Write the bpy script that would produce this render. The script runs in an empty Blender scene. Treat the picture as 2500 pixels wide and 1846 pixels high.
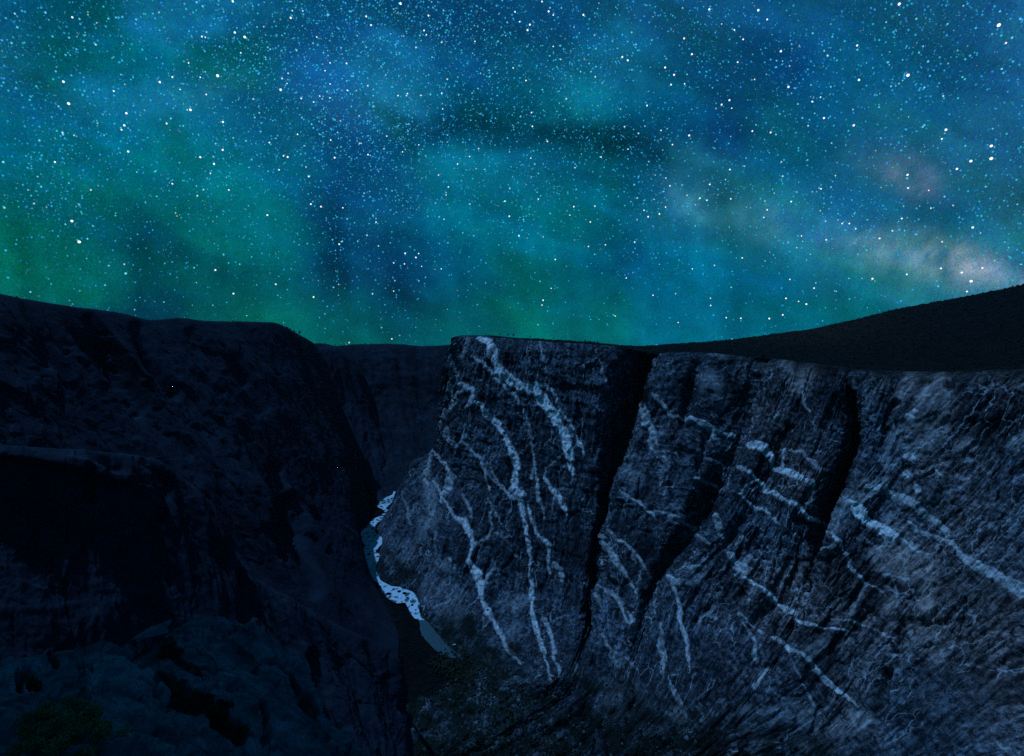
import bpy, math, random
import numpy as np
from mathutils import Vector

rng = np.random.default_rng(7)
random.seed(7)
S = bpy.context.scene
COL = S.collection

# ------------------------------------------------------------------ camera maths
W0, H0 = 2500.0, 1846.0
F0 = 494.0 / 1024.0 * W0                 # focal length in photo pixels (92 deg wide lens)
PITCH = math.radians(3.9)                # looking slightly down
cp, sp_ = math.cos(PITCH), math.sin(PITCH)

def rays(x, y):
    dx = (np.asarray(x, float) - W0 / 2) / F0
    dy = (H0 / 2 - np.asarray(y, float)) / F0
    return np.stack([dx, cp + dy * sp_, -sp_ + dy * cp], -1)

def at_dist(x, y, Y):
    d = rays(x, y)
    return d * (np.asarray(Y, float) / d[..., 1])[..., None]

def dist_for_z(x, y, z):
    d = rays(x, y)
    return float(z / d[2] * d[1])

def project(d):
    f = d[..., 1] * cp - d[..., 2] * sp_
    u = d[..., 1] * sp_ + d[..., 2] * cp
    f = np.where(f < 0.15, np.nan, f)
    return d[..., 0] / f * F0 + W0 / 2, H0 / 2 - u / f * F0

# reading frames of the survey sketches: (offset x, offset y, scale)
FR = {'A': (900, 750, 3.672), 'B': (800, 1150, 3.672), 'C': (1400, 800, 3.672), 'E': (1900, 750, 3.672),
      'F': (1350, 1200, 3.672), 'G': (1900, 1150, 3.672), 'H': (1150, 1480, 4.514), 'I': (1640, 1450, 4.172),
      'L': (0, 680, 3.672), 'M': (500, 750, 3.672), 'N': (0, 1100, 3.672), 'O': (500, 1150, 3.672),
      'P': (600, 1480, 4.474), 'Q': (0, 1400, 2.237), 'D': (0, 0, 0.8948),
      'T1': (0, 0, 1.7896), 'T2': (1250, 0, 1.7896), 'T3': (0, 923, 1.7896)}

def fr(f, x, y):
    ox, oy, s = FR[f]
    return ox + x / s, oy + y / s

# ------------------------------------------------------------------ noise
def _hash(ix, iy, iz, seed):
    h = (ix.astype(np.int64) * 374761393 + iy.astype(np.int64) * 668265263 + iz.astype(np.int64) * 2147483647 + seed * 1274126177) & 0xffffffff
    h = ((h ^ (h >> 13)) * 1274126177) & 0xffffffff
    h = ((h ^ (h >> 16)) * 2246822519) & 0xffffffff
    h = h ^ (h >> 15)
    return (h & 0xffffff) / float(0xffffff) * 2 - 1

def vnoise(p, seed=0):
    p = np.asarray(p, float)
    i = np.floor(p).astype(np.int64)
    f = p - i
    f = f * f * f * (f * (f * 6 - 15) + 10)
    r = 0
    for dx in (0, 1):
        wx = f[..., 0] if dx else 1 - f[..., 0]
        for dy in (0, 1):
            wy = f[..., 1] if dy else 1 - f[..., 1]
            for dz in (0, 1):
                wz = f[..., 2] if dz else 1 - f[..., 2]
                r = r + wx * wy * wz * _hash(i[..., 0] + dx, i[..., 1] + dy, i[..., 2] + dz, seed)
    return r

def fbm(p, octv=5, seed=0, gain=0.5, lac=2.03):
    a, r, t = 1.0, 0, 0
    p = np.asarray(p, float)
    for k in range(octv):
        r = r + a * vnoise(p, seed + k * 17)
        t += a
        a *= gain
        p = p * lac + 3.7
    return r / t

def cells(p, seed=0, tilt=1.0):
    """fractured facets: every Voronoi cell is a tilted plane with its own height"""
    p = np.asarray(p, float)
    i = np.floor(p).astype(np.int64)
    best = np.full(p.shape[:-1], 1e9); val = np.zeros(p.shape[:-1])
    for dx in (-1, 0, 1):
        for dy in (-1, 0, 1):
            for dz in (-1, 0, 1):
                a, b, c = i[..., 0] + dx, i[..., 1] + dy, i[..., 2] + dz
                q = np.stack([a + .5 + .45 * _hash(a, b, c, seed), b + .5 + .45 * _hash(a, b, c, seed + 1), c + .5 + .45 * _hash(a, b, c, seed + 2)], -1)
                e = p - q
                d = (e * e).sum(-1)
                k = d < best
                v = _hash(a, b, c, seed + 3) + tilt * (e[..., 0] * _hash(a, b, c, seed + 4) + e[..., 1] * _hash(a, b, c, seed + 5) + e[..., 2] * _hash(a, b, c, seed + 6))
                val = np.where(k, v, val); best = np.where(k, d, best)
    return val

def ridged(p, octv=4, seed=0):
    a, r, t = 1.0, 0, 0
    for k in range(octv):
        r = r + a * (1 - 2 * np.abs(vnoise(p, seed + k * 13)))
        t += a
        a *= 0.5
        p = p * 2.07 + 5.1
    return r / t

# ------------------------------------------------------------------ mesh helpers
def pchip(t, P, q):
    t = np.asarray(t, float); P = np.asarray(P, float); q = np.asarray(q, float)
    n = len(t)
    h = np.diff(t).reshape(-1, *([1] * (P.ndim - 1)))
    d = np.diff(P, axis=0) / h
    m = np.zeros_like(P)
    m[0], m[-1] = d[0], d[-1]
    if n > 2:
        s = d[:-1] * d[1:]
        w1, w2 = 2 * h[1:] + h[:-1], h[1:] + 2 * h[:-1]
        with np.errstate(divide='ignore', invalid='ignore'):
            hm = (w1 + w2) / (w1 / d[:-1] + w2 / d[1:])
        m[1:-1] = np.where(s > 0, hm, 0)
    k = np.clip(np.searchsorted(t, q, side='right') - 1, 0, n - 2)
    sh = (-1,) + (1,) * (P.ndim - 1)
    hh = (t[k + 1] - t[k]).reshape(sh)
    x = ((q - t[k]) / (t[k + 1] - t[k])).reshape(sh)
    return ((1 + 2 * x) * (1 - x) ** 2 * P[k] + x * (1 - x) ** 2 * hh * m[k] + x * x * (3 - 2 * x) * P[k + 1] + x * x * (x - 1) * hh * m[k + 1])

def mesh_np(name, V, quads=None, tris=None, attrs=None, smooth=True):
    me = bpy.data.meshes.new(name)
    V = np.asarray(V, np.float32).reshape(-1, 3)
    fs, tot, n = [], [], 0
    if quads is not None and len(quads):
        fs.append(np.asarray(quads, np.int32).reshape(-1)); tot += [np.full(len(quads), 4, np.int32)]
    if tris is not None and len(tris):
        fs.append(np.asarray(tris, np.int32).reshape(-1)); tot += [np.full(len(tris), 3, np.int32)]
    loops = np.concatenate(fs); tot = np.concatenate(tot)
    me.vertices.add(len(V)); me.vertices.foreach_set('co', V.ravel())
    me.loops.add(len(loops)); me.loops.foreach_set('vertex_index', loops)
    me.polygons.add(len(tot))
    st = np.concatenate([[0], np.cumsum(tot)[:-1]]).astype(np.int32)
    me.polygons.foreach_set('loop_start', st)
    me.polygons.foreach_set('loop_total', tot)
    me.polygons.foreach_set('use_smooth', np.full(len(tot), smooth, bool))
    for k, v in (attrs or {}).items():
        v = np.asarray(v, np.float32)
        if v.ndim == 1:
            me.attributes.new(k, 'FLOAT', 'POINT').data.foreach_set('value', v)
        elif v.shape[-1] == 3:
            me.attributes.new(k, 'FLOAT_VECTOR', 'POINT').data.foreach_set('vector', v.ravel())
    me.update(); me.validate()
    return me

def link(name, me, mat=None, parent=None, loc=(0, 0, 0)):
    o = bpy.data.objects.new(name, me)
    COL.objects.link(o)
    if mat is not None and me is not None and not me.materials:
        me.materials.append(mat)
    o.location = loc
    if parent is not None:
        o.parent = parent
    return o

def tag(o, label=None, cat=None, group=None, kind=None):
    if label: o['label'] = label
    if cat: o['category'] = cat
    if group: o['group'] = group
    if kind: o['kind'] = kind
    return o

def grid_faces(nu, nv, flip=False):
    a = np.arange(nu * nv).reshape(nu, nv)
    q = np.stack([a[:-1, :-1], a[1:, :-1], a[1:, 1:], a[:-1, 1:]], -1).reshape(-1, 4)
    return q[:, ::-1] if flip else q

def normals(P):
    du = np.gradient(P, axis=0); dv = np.gradient(P, axis=1)
    n = np.cross(du, dv)
    n /= np.maximum(np.linalg.norm(n, axis=-1, keepdims=True), 1e-9)
    return n

def sheet(cols, frame='D', du=2.2, dv=2.2, minu=3, smooth_u=0):
    """control columns -> dense grid of photo points (x, y), world points, and metric (s, t)"""
    C = []
    for c in cols:
        r = []
        for p in c:
            x, y = fr(frame, p[0], p[1])
            Y = p[2] if not isinstance(p[2], str) else dist_for_z(x, y, float(p[2]))
            r.append((x, y, math.log(Y)))
        C.append(r)
    C = np.array(C)                                           # nu, nv, 3
    Pw = at_dist(C[..., 0], C[..., 1], np.exp(C[..., 2]))
    n = C.shape[0]
    step = []
    for i in range(n - 1):
        L = np.max(np.hypot(C[i + 1, :, 0] - C[i, :, 0], C[i + 1, :, 1] - C[i, :, 1]))
        L3 = np.max(np.linalg.norm(Pw[i + 1] - Pw[i], axis=-1) / np.exp(C[i, :, 2]) * F0)
        step.append(max(minu, int(max(L, 0.35 * L3) / du)))
    tu = np.concatenate([[0], np.cumsum(step)]).astype(float)
    qu = np.arange(0, tu[-1] + 1)
    vst = []
    for j in range(C.shape[1] - 1):
        L = 1.1 * np.median(np.hypot(C[:, j + 1, 0] - C[:, j, 0], C[:, j + 1, 1] - C[:, j, 1]))
        L3 = np.median(np.linalg.norm(Pw[:, j + 1] - Pw[:, j], axis=-1) / np.exp(C[:, j, 2]) * F0)
        vst.append(max(4, int(max(L * 0.9, 0.5 * L3) / dv)))
    tv = np.concatenate([[0], np.cumsum(vst)]).astype(float)
    qv = np.arange(0, tv[-1] + 1)
    G = pchip(tu, C, qu)
    G = np.swapaxes(pchip(tv, np.swapaxes(G, 0, 1), qv), 0, 1)
    if smooth_u:
        for _ in range(smooth_u):
            G[1:-1] = 0.25 * G[:-2] + 0.5 * G[1:-1] + 0.25 * G[2:]
    P = at_dist(G[..., 0], G[..., 1], np.exp(G[..., 2]))
    mid = P.shape[1] // 2
    s = np.concatenate([[0], np.cumsum(np.linalg.norm(np.diff(P[:, mid], axis=0), axis=-1))])[:, None] + np.zeros(P.shape[:2])
    t = np.concatenate([np.zeros((P.shape[0], 1)), np.cumsum(np.linalg.norm(np.diff(P, axis=1), axis=-1), axis=1)], 1)
    return G[..., 0], G[..., 1], P, s, t, tu, tv

def seg_dist(px, py, poly, pad):
    """signed distance (d - half width) to a polyline with a width per point, +inf beyond pad"""
    best = np.full(px.shape, 1e3)
    pts = list(poly)
    if len(pts) == 1:
        pts = pts * 2
    for (x0, y0, w0), (x1, y1, w1) in zip(pts[:-1], pts[1:]):
        m = max(w0, w1) / 2 + pad
        k = (px > min(x0, x1) - m) & (px < max(x0, x1) + m) & (py > min(y0, y1) - m) & (py < max(y0, y1) + m)
        if not k.any():
            continue
        X, Yy = px[k], py[k]
        vx, vy = x1 - x0, y1 - y0
        L = vx * vx + vy * vy
        h = np.clip(((X - x0) * vx + (Yy - y0) * vy) / L, 0, 1) if L > 0 else np.zeros_like(X)
        d = np.hypot(X - x0 - h * vx, Yy - y0 - h * vy) - (w0 + (w1 - w0) * h) / 2
        best[k] = np.minimum(best[k], d)
    return best

def conv(f, pts):
    s = FR[f][2]
    return [(*fr(f, p[0], p[1]), p[2] / s) for p in pts]

# ------------------------------------------------------------------ materials
def newmat(name):
    m = bpy.data.materials.new(name)
    m.use_nodes = True
    nt = m.node_tree
    nt.nodes.clear()
    out = nt.nodes.new('ShaderNodeOutputMaterial')
    return m, nt, out

class NG:
    def __init__(s, nt): s.nt = nt
    def n(s, t, **k):
        x = s.nt.nodes.new(t)
        for a, b in k.items(): setattr(x, a, b)
        return x
    def l(s, a, b): s.nt.links.new(a, b)
    def val(s, sock, v):
        if isinstance(v, bpy.types.NodeSocket): s.l(v, sock)
        else: sock.default_value = v
    def math(s, op, a, b=0.0, clamp=False):
        x = s.n('ShaderNodeMath', operation=op, use_clamp=clamp)
        s.val(x.inputs[0], a); s.val(x.inputs[1], b)
        return x.outputs[0]
    def mix(s, f, a, b, blend='MIX'):
        x = s.n('ShaderNodeMix', data_type='RGBA', blend_type=blend)
        s.val(x.inputs[0], f); s.val(x.inputs[6], a); s.val(x.inputs[7], b)
        return x.outputs[2]
    def ramp(s, f, a, b, lo=0.0, hi=1.0):
        x = s.n('ShaderNodeMapRange', interpolation_type='SMOOTHSTEP')
        s.val(x.inputs[0], f); x.inputs[1].default_value = a; x.inputs[2].default_value = b
        x.inputs[3].default_value = lo; x.inputs[4].default_value = hi
        return x.outputs[0]
    def attr(s, name):
        x = s.n('ShaderNodeAttribute', attribute_name=name)
        return x
    def noise(s, vec, scale, detail=4, rough=0.55, dist=0.0):
        x = s.n('ShaderNodeTexNoise')
        if vec is not None: s.l(vec, x.inputs['Vector'])
        x.inputs['Scale'].default_value = scale; x.inputs['Detail'].default_value = detail
        x.inputs['Roughness'].default_value = rough; x.inputs['Distortion'].default_value = dist
        return x.outputs[0]
    def mapping(s, vec, scale=(1, 1, 1), rot=(0, 0, 0)):
        x = s.n('ShaderNodeMapping')
        s.l(vec, x.inputs[0]); x.inputs['Scale'].default_value = scale; x.inputs['Rotation'].default_value = rot
        return x.outputs[0]
    def pos(s):
        return s.n('ShaderNodeNewGeometry').outputs['Position']
    def bsdf(s, out, col, rough=0.9, spec=0.15, bump=None, bstr=0.5, bdist=1.0):
        b = s.n('ShaderNodeBsdfPrincipled')
        s.val(b.inputs['Base Color'], col); s.val(b.inputs['Roughness'], rough)
        b.inputs['Specular IOR Level'].default_value = spec
        if bump is not None:
            x = s.n('ShaderNodeBump'); x.inputs['Strength'].default_value = bstr; x.inputs['Distance'].default_value = bdist
            s.l(bump, x.inputs['Height']); s.l(x.outputs[0], b.inputs['Normal'])
        s.l(b.outputs[0], out.inputs[0])
        return b

def c4(r, g, b): return (r, g, b, 1.0)

def painted_rock():
    m, nt, out = newmat('veined_gneiss')
    g = NG(nt)
    st = g.attr('st').outputs['Vector']
    pos = g.pos()
    fine = g.noise(pos, 0.13, 8, 0.72)
    streak = g.noise(g.mapping(st, (0.09, 0.017, 1)), 1.0, 6, 0.62, 0.8)
    cross = g.noise(g.mapping(st, (0.028, 0.075, 1)), 1.0, 5, 0.6, 1.2)
    broad = g.noise(pos, 0.006, 4, 0.55, 0.6)
    k = g.math('MULTIPLY', g.ramp(streak, 0.36, 0.70), g.ramp(fine, 0.36, 0.68))
    k2 = g.math('MULTIPLY', g.ramp(cross, 0.46, 0.72), g.ramp(fine, 0.38, 0.66))
    k = g.math('ADD', g.math('MULTIPLY', k, 0.75), g.math('MULTIPLY', k2, 0.5))
    k = g.math('MULTIPLY', k, g.ramp(broad, 0.33, 0.66, 0.22, 1.5))
    warm = g.math('MULTIPLY', g.ramp(g.noise(pos, 0.004, 3, 0.5), 0.36, 0.62), g.attr('warm').outputs['Fac'])
    light = g.mix(warm, c4(0.145, 0.175, 0.21), c4(0.29, 0.215, 0.20))
    base = g.mix(k, c4(0.0030, 0.0046, 0.0070), light)
    # pale weathered patches, plus a moonlit edge painted in
    patch = g.math('MULTIPLY', g.attr('patch').outputs['Fac'], g.math('ADD', g.math('MULTIPLY', g.ramp(streak, 0.30, 0.72), 0.7), g.math('MULTIPLY', g.ramp(fine, 0.35, 0.68), 0.6)))
    base = g.mix(g.math('MINIMUM', patch, 1.0), base, g.mix(warm, c4(0.36, 0.37, 0.38), c4(0.62, 0.47, 0.42)))
    # fine web of thin veins
    vo = g.n('ShaderNodeTexVoronoi', feature='DISTANCE_TO_EDGE')
    wv = g.n('ShaderNodeTexNoise'); g.l(pos, wv.inputs['Vector']); wv.inputs['Scale'].default_value = 0.03; wv.inputs['Detail'].default_value = 4
    ws = g.n('ShaderNodeVectorMath', operation='SCALE'); g.l(wv.outputs['Color'], ws.inputs[0]); ws.inputs['Scale'].default_value = 1.1
    wa = g.n('ShaderNodeVectorMath', operation='ADD'); g.l(g.mapping(st, (0.021, 0.0085, 1)), wa.inputs[0]); g.l(ws.outputs[0], wa.inputs[1])
    g.l(wa.outputs[0], vo.inputs['Vector']); vo.inputs['Scale'].default_value = 1.0
    web = g.ramp(vo.outputs['Distance'], 0.034, 0.0)
    web = g.math('MULTIPLY', web, g.ramp(g.noise(pos, 0.011, 4, 0.6), 0.44, 0.64, 0.0, 0.75))
    web = g.math('MULTIPLY', web, g.ramp(fine, 0.35, 0.65, 0.3, 1.0))
    base = g.mix(web, base, c4(0.45, 0.45, 0.45))
    vo2 = g.n('ShaderNodeTexVoronoi', feature='DISTANCE_TO_EDGE')
    wb = g.n('ShaderNodeVectorMath', operation='ADD'); g.l(g.mapping(st, (0.05, 0.026, 1), (0, 0, .5)), wb.inputs[0]); g.l(ws.outputs[0], wb.inputs[1])
    g.l(wb.outputs[0], vo2.inputs['Vector'])
    web2 = g.math('MULTIPLY', g.ramp(vo2.outputs['Distance'], 0.05, 0.0), g.ramp(g.noise(pos, 0.017, 4, 0.6), 0.46, 0.62, 0.0, 0.5))
    base = g.mix(g.math('MULTIPLY', web2, g.ramp(fine, 0.35, 0.65, 0.2, 1.0)), base, c4(0.40, 0.40, 0.42))
    # pegmatite dykes
    sd = g.attr('sd').outputs['Fac']
    wob = g.math('MULTIPLY', g.math('SUBTRACT', g.noise(pos, 0.10, 7, 0.68), 0.5), 11.0)
    vm = g.ramp(g.math('ADD', sd, wob), 3.4, -2.2)
    grain = g.math('ADD', 0.28, g.math('MULTIPLY', g.ramp(g.noise(pos, 0.09, 7, 0.72), 0.34, 0.66), 0.85))
    grain = g.math('MULTIPLY', grain, g.ramp(cross, 0.30, 0.62, 0.45, 1.15))
    vm = g.math('MULTIPLY', g.math('MULTIPLY', vm, g.math('MULTIPLY', g.attr('vint').outputs['Fac'], 1.15)), grain)
    base = g.mix(g.math('MINIMUM', vm, 1.0), base, c4(0.60, 0.57, 0.55))
    # scrub and moss on the talus
    vg = g.math('MULTIPLY', g.attr('veg').outputs['Fac'], g.ramp(fine, 0.25, 0.6, 0.55, 1.0))
    base = g.mix(vg, base, c4(0.0032, 0.0055, 0.0034))
    h = g.math('ADD', g.math('MULTIPLY', fine, 0.8), g.math('MULTIPLY', streak, 1.2))
    g.bsdf(out, base, 0.95, 0.05, h, 0.9, 3.0)
    return m

def plain_rock(name, dark, light, sc, bd, streakdir=None, lo=0.35, hi=0.72, warm=None, bs=0.8):
    m, nt, out = newmat(name)
    g = NG(nt)
    pos = g.pos()
    n1 = g.noise(pos, sc, 7, 0.62, 0.4)
    n2 = g.noise(pos, sc * 7.3, 5, 0.65)
    n3 = g.noise(pos, sc * 0.21, 4, 0.5, 0.7)
    k = g.math('MULTIPLY', g.ramp(n1, lo, hi), g.ramp(n2, 0.28, 0.75, 0.25, 1.0))
    k = g.math('MULTIPLY', k, g.ramp(n3, 0.32, 0.66, 0.5, 1.3))
    base = g.mix(k, c4(*dark), c4(*light))
    if warm:
        base = g.mix(g.ramp(n3, 0.45, 0.7), base, c4(*warm))
    h = g.math('ADD', n1, g.math('MULTIPLY', n2, 0.35))
    g.bsdf(out, base, 0.95, 0.05, h, bs, bd)
    return m

MOON = Vector((-0.388, 0.01, 0.9216)).normalized()

M_WALL = painted_rock()
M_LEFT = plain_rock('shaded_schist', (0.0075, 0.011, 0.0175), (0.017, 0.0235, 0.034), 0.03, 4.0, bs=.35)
M_NEAR = plain_rock('near_schist', (0.0075, 0.0105, 0.0165), (0.020, 0.027, 0.037), 0.07, 2.0, bs=.4)
M_FAR = plain_rock('far_schist', (0.004, 0.0062, 0.0095), (0.017, 0.024, 0.034), 0.02, 5.0, bs=.5)
M_SLAB = plain_rock('lichen_granite', (0.034, 0.041, 0.053), (0.175, 0.185, 0.215), 1.4, 0.10, lo=0.25, hi=0.7, bs=1.0)
M_PALE = plain_rock('pale_stone', (0.22, 0.22, 0.22), (0.38, 0.38, 0.38), 1.1, 0.05)
M_BLOCK = plain_rock('fallen_block', (0.03, 0.032, 0.034), (0.085, 0.09, 0.092), 0.25, 0.6)
M_PLAT = plain_rock('scrub_soil', (0.0018, 0.0020, 0.0018), (0.0075, 0.0075, 0.006), 0.05, 2.0)
def add_ridge_glow(m):  # mixes the painted warm ridge glow into the soil colour
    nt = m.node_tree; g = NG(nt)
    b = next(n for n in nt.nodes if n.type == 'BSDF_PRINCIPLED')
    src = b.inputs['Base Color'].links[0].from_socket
    g.l(g.mix(g.math('MULTIPLY', g.attr('ridge_glow').outputs['Fac'], .8), src, c4(.030, .013, .006)), b.inputs['Base Color'])
add_ridge_glow(M_PLAT)
M_FLOOR = plain_rock('gorge_floor', (0.0012, 0.0018, 0.0016), (0.006, 0.0075, 0.0065), 0.08, 2.0)

def leaf_mat(name, a, b, sc):
    m, nt, out = newmat(name)
    g = NG(nt)
    k = g.ramp(g.noise(g.pos(), sc, 3, 0.6), 0.35, 0.65)
    g.bsdf(out, g.mix(k, c4(*a), c4(*b)), 0.8, 0.1)
    return m
M_SCRUB = leaf_mat('scrub_leaf', (0.0025, 0.003, 0.0022), (0.0095, 0.0105, 0.0075), 0.05)
M_BANK = leaf_mat('bank_leaf', (0.003, 0.006, 0.003), (0.010, 0.018, 0.008), 0.06)
M_SHRUB = leaf_mat('shrub_leaf', (0.035, 0.075, 0.028), (0.085, 0.14, 0.05), 1.6)
M_DARKSHRUB = leaf_mat('dark_shrub_leaf', (0.012, 0.026, 0.014), (0.03, 0.05, 0.026), 1.2)
M_WOOD = leaf_mat('shrub_wood', (0.03, 0.024, 0.02), (0.06, 0.05, 0.04), 3.0)

# ------------------------------------------------------------------ the veined cliff on the right
wall_cols = [
 [(1020,738,1720),(1004,735,1650),(966,850,1700),(955,965,1750),(900,1020,1850),(867,1070,'-600'),(865,1074,'-603')],
 [(1029,738,1704),(1015,735,1632),(975,860,1660),(956,982,1690),(894,1048,1780),(858,1117,'-600'),(856,1120,'-603')],
 [(1038,737,1688),(1026,735,1614),(984,870,1620),(957,999,1630),(884,1080,1620),(825,1152,'-600'),(822,1156,'-603')],
 [(1048,737,1672),(1038,735,1596),(992,880,1580),(959,1016,1570),(882,1112,1500),(834,1182,'-600'),(831,1186,'-603')],
 [(1057,737,1656),(1049,735,1578),(1001,890,1540),(960,1033,1510),(888,1138,1370),(824,1242,'-600'),(821,1246,'-603')],
 [(1066,736,1640),(1060,735,1560),(1010,900,1500),(962,1050,1450),(905,1160,1290),(838,1271,'-600'),(835,1274,'-603')],
 [(1085,737,1613),(1080,737,1533),(1037,905,1467),(990,1060,1397),(930,1178,1240),(876,1284,'-600'),(874,1287,'-603')],
 [(1104,739,1587),(1100,738,1507),(1063,910,1433),(1020,1070,1343),(960,1195,1190),(908,1298,'-600'),(906,1302,'-603')],
 [(1124,740,1560),(1120,740,1480),(1090,920,1400),(1050,1080,1290),(990,1220,1150),(928,1346,'-600'),(925,1350,'-603')],
 [(1203,748,1500),(1200,747,1420),(1190,920,1330),(1170,1100,1220),(1130,1300,1080),(1030,1440,'-596'),(1000,1466,'-603')],
 [(1292,753,1440),(1290,752,1360),(1285,920,1280),(1265,1120,1170),(1240,1320,1040),(1190,1500,'-560'),(880,1560,'-603')],
 [(1345,758,1420),(1345,757,1340),(1310,930,1255),(1300,1120,1150),(1272,1300,1030),(1235,1470,'-560'),(872,1690,'-603')],
 [(1425,768,1500),(1425,767,1440),(1391,920,1450),(1331,1120,1350),(1310,1300,1190),(1256,1470,'-559'),(876,1720,'-603')],
 [(1445,773,1410),(1445,772,1330),(1396,920,1215),(1332,1120,1110),(1311,1300,1000),(1275,1470,'-555'),(880,1740,'-603')],
 [(1502,770,1370),(1500,769,1290),(1460,920,1180),(1400,1120,1075),(1370,1300,970),(1330,1480,'-560'),(890,1790,'-603')],
 [(1600,776,1320),(1600,775,1240),(1560,930,1140),(1490,1100,1050),(1400,1290,955),(1355,1490,'-560'),(905,1840,'-603')],
 [(1675,784,1310),(1675,783,1235),(1632,930,1150),(1540,1130,1075),(1432,1300,975),(1373,1496,'-558'),(910,1850,'-603')],
 [(1703,786,1280),(1703,785,1200),(1650,930,1090),(1575,1120,1000),(1447,1300,930),(1390,1500,'-555'),(920,1860,'-602')],
 [(1760,793,1240),(1760,792,1160),(1730,930,1060),(1660,1120,970),(1560,1320,885),(1480,1540,'-560'),(980,1900,'-602')],
 [(1845,803,1190),(1845,802,1110),(1835,940,1020),(1771,1131,930),(1742,1310,850),(1600,1570,'-560'),(1060,1930,'-600')],
 [(1860,805,1270),(1860,804,1220),(1891,950,1215),(1827,1134,1110),(1768,1308,950),(1610,1568,'-559'),(1066,1932,'-600')],
 [(1862,807,1180),(1862,806,1095),(1893,950,985),(1829,1134,895),(1770,1305,830),(1620,1570,'-556'),(1072,1934,'-600')],
 [(1960,813,1120),(1960,812,1040),(1960,960,940),(1930,1150,860),(1880,1350,785),(1790,1610,700),(1250,1980,'-598')],
 [(2100,813,1040),(2100,812,960),(2100,970,870),(2070,1180,800),(2010,1400,725),(1900,1670,640),(1450,2030,'-595')],
 [(2237,807,980),(2237,806,900),(2237,980,810),(2237,1200,730),(2200,1450,655),(2100,1750,560),(2000,1950,'-590')],
 [(2500,801,880),(2500,800,800),(2520,1000,700),(2560,1280,620),(2520,1600,535),(2450,2000,430),(2300,2200,'-590')],
]
V = []
def vein(f, inten, *pts):
    V.append((inten, conv(f, pts)))
vein('A',.9,(1000,290,40),(1090,330,60),(1140,420,90),(1165,520,60),(1200,590,100),(1290,660,80),(1380,720,90),(1450,720,80),(1500,700,50))
vein('A',.7,(1500,700,25),(1580,705,22),(1660,745,22),(1690,800,20),(1715,880,15),(1730,960,15),(1810,1030,20),(1860,1140,15),(1900,1240,25),(1940,1320,20))
vein('A',1,(1520,760,50),(1560,830,110),(1630,910,90),(1680,990,90),(1720,1080,50),(1760,1150,80),(1790,1250,70),(1810,1320,55),(1820,1420,45),(1835,1510,25))
vein('A',.7,(960,470,15),(1030,510,35),(1110,580,25),(1200,680,25),(1260,750,20),(1330,800,20),(1370,880,12),(1410,990,10))
vein('A',.7,(750,500,15),(790,560,20),(820,600,15),(830,650,40),(880,700,30),(950,740,35),(965,790,35),(930,850,25),(900,900,15))
vein('A',.5,(900,740,15),(840,790,25),(800,850,50),(750,900,50),(700,960,25),(660,1060,20))
vein('A',.45,(740,440,15),(755,600,12),(740,720,15),(770,800,20),(800,840,20))
vein('A',.9,(950,850,25),(1030,900,45),(1090,980,55),(1170,1060,55),(1220,1140,45),(1260,1220,45),(1290,1300,50),(1330,1380,60),(1340,1440,50),(1310,1480,25))
vein('A',.8,(1330,1480,20),(1310,1560,50),(1300,1650,50))
vein('A',.6,(600,1300,20),(660,1370,25),(710,1430,30),(750,1500,30),(740,1580,45),(700,1650,40))
vein('A',.45,(870,1240,20),(920,1290,20),(1010,1360,20),(1040,1440,20),(1060,1520,15),(1080,1640,15))
vein('A',.4,(1050,1460,10),(1140,1570,10),(1210,1650,12))
vein('A',.5,(1470,1230,12),(1490,1330,12),(1500,1440,15),(1450,1560,12))
vein('A',.6,(1505,1440,15),(1510,1520,15),(1525,1640,25))
vein('A',.7,(1590,1540,20),(1640,1600,30),(1680,1650,30))
vein('A',.4,(1760,1330,10),(1680,1390,12),(1600,1470,12),(1590,1540,12))
vein('A',.4,(1540,320,15),(1555,420,22),(1590,520,18),(1600,590,12))
vein('A',.3,(1410,350,10),(1440,480,10),(1475,560,10))
vein('A',.35,(2085,490,15),(2100,600,15),(2130,740,12))
vein('A',.4,(900,290,25),(870,400,25),(850,500,15))
vein('A',.3,(1440,1000,20),(1440,1150,25))
vein('A',.4,(710,1080,30),(700,1160,50),(760,1210,30))
vein('A',.4,(850,1060,20),(840,1180,30),(800,1250,25))
vein('A',.45,(590,1280,10),(560,1380,15),(530,1500,20),(540,1600,25))
vein('B',.8,(1690,0,45),(1670,100,55),(1680,190,50),(1730,230,80),(1740,330,40),(1760,420,25),(1780,540,30),(1800,660,30),(1820,780,18),(1830,900,15),(1830,1000,30),(1830,1100,40),(1835,1200,25),(1850,1320,18),(1880,1430,25),(1910,1520,20),(1960,1650,15))
vein('B',.5,(1570,150,12),(1640,240,20),(1700,270,30))
vein('B',.4,(1480,0,12),(1560,150,12))
vein('B',.5,(1890,120,20),(1890,230,40),(1930,330,20),(1940,430,15))
vein('B',.7,(1800,280,10),(1830,420,20),(1880,560,20),(1950,620,30),(2005,670,25))
vein('B',.8,(1960,70,25),(2030,160,30),(2080,230,35),(2120,310,45),(2140,390,30))
vein('B',.4,(2050,250,15),(2020,350,12))
vein('B',.5,(1985,680,15),(1990,780,25),(1990,850,30),(2000,940,15))
vein('B',.45,(2040,850,50),(2090,880,35))
vein('B',.35,(2110,950,50),(2110,1000,30))
vein('B',.6,(1110,0,30),(1120,60,40),(1080,150,25),(1045,250,25),(1030,290,15))
vein('B',.6,(980,120,12),(1030,220,20))
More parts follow.
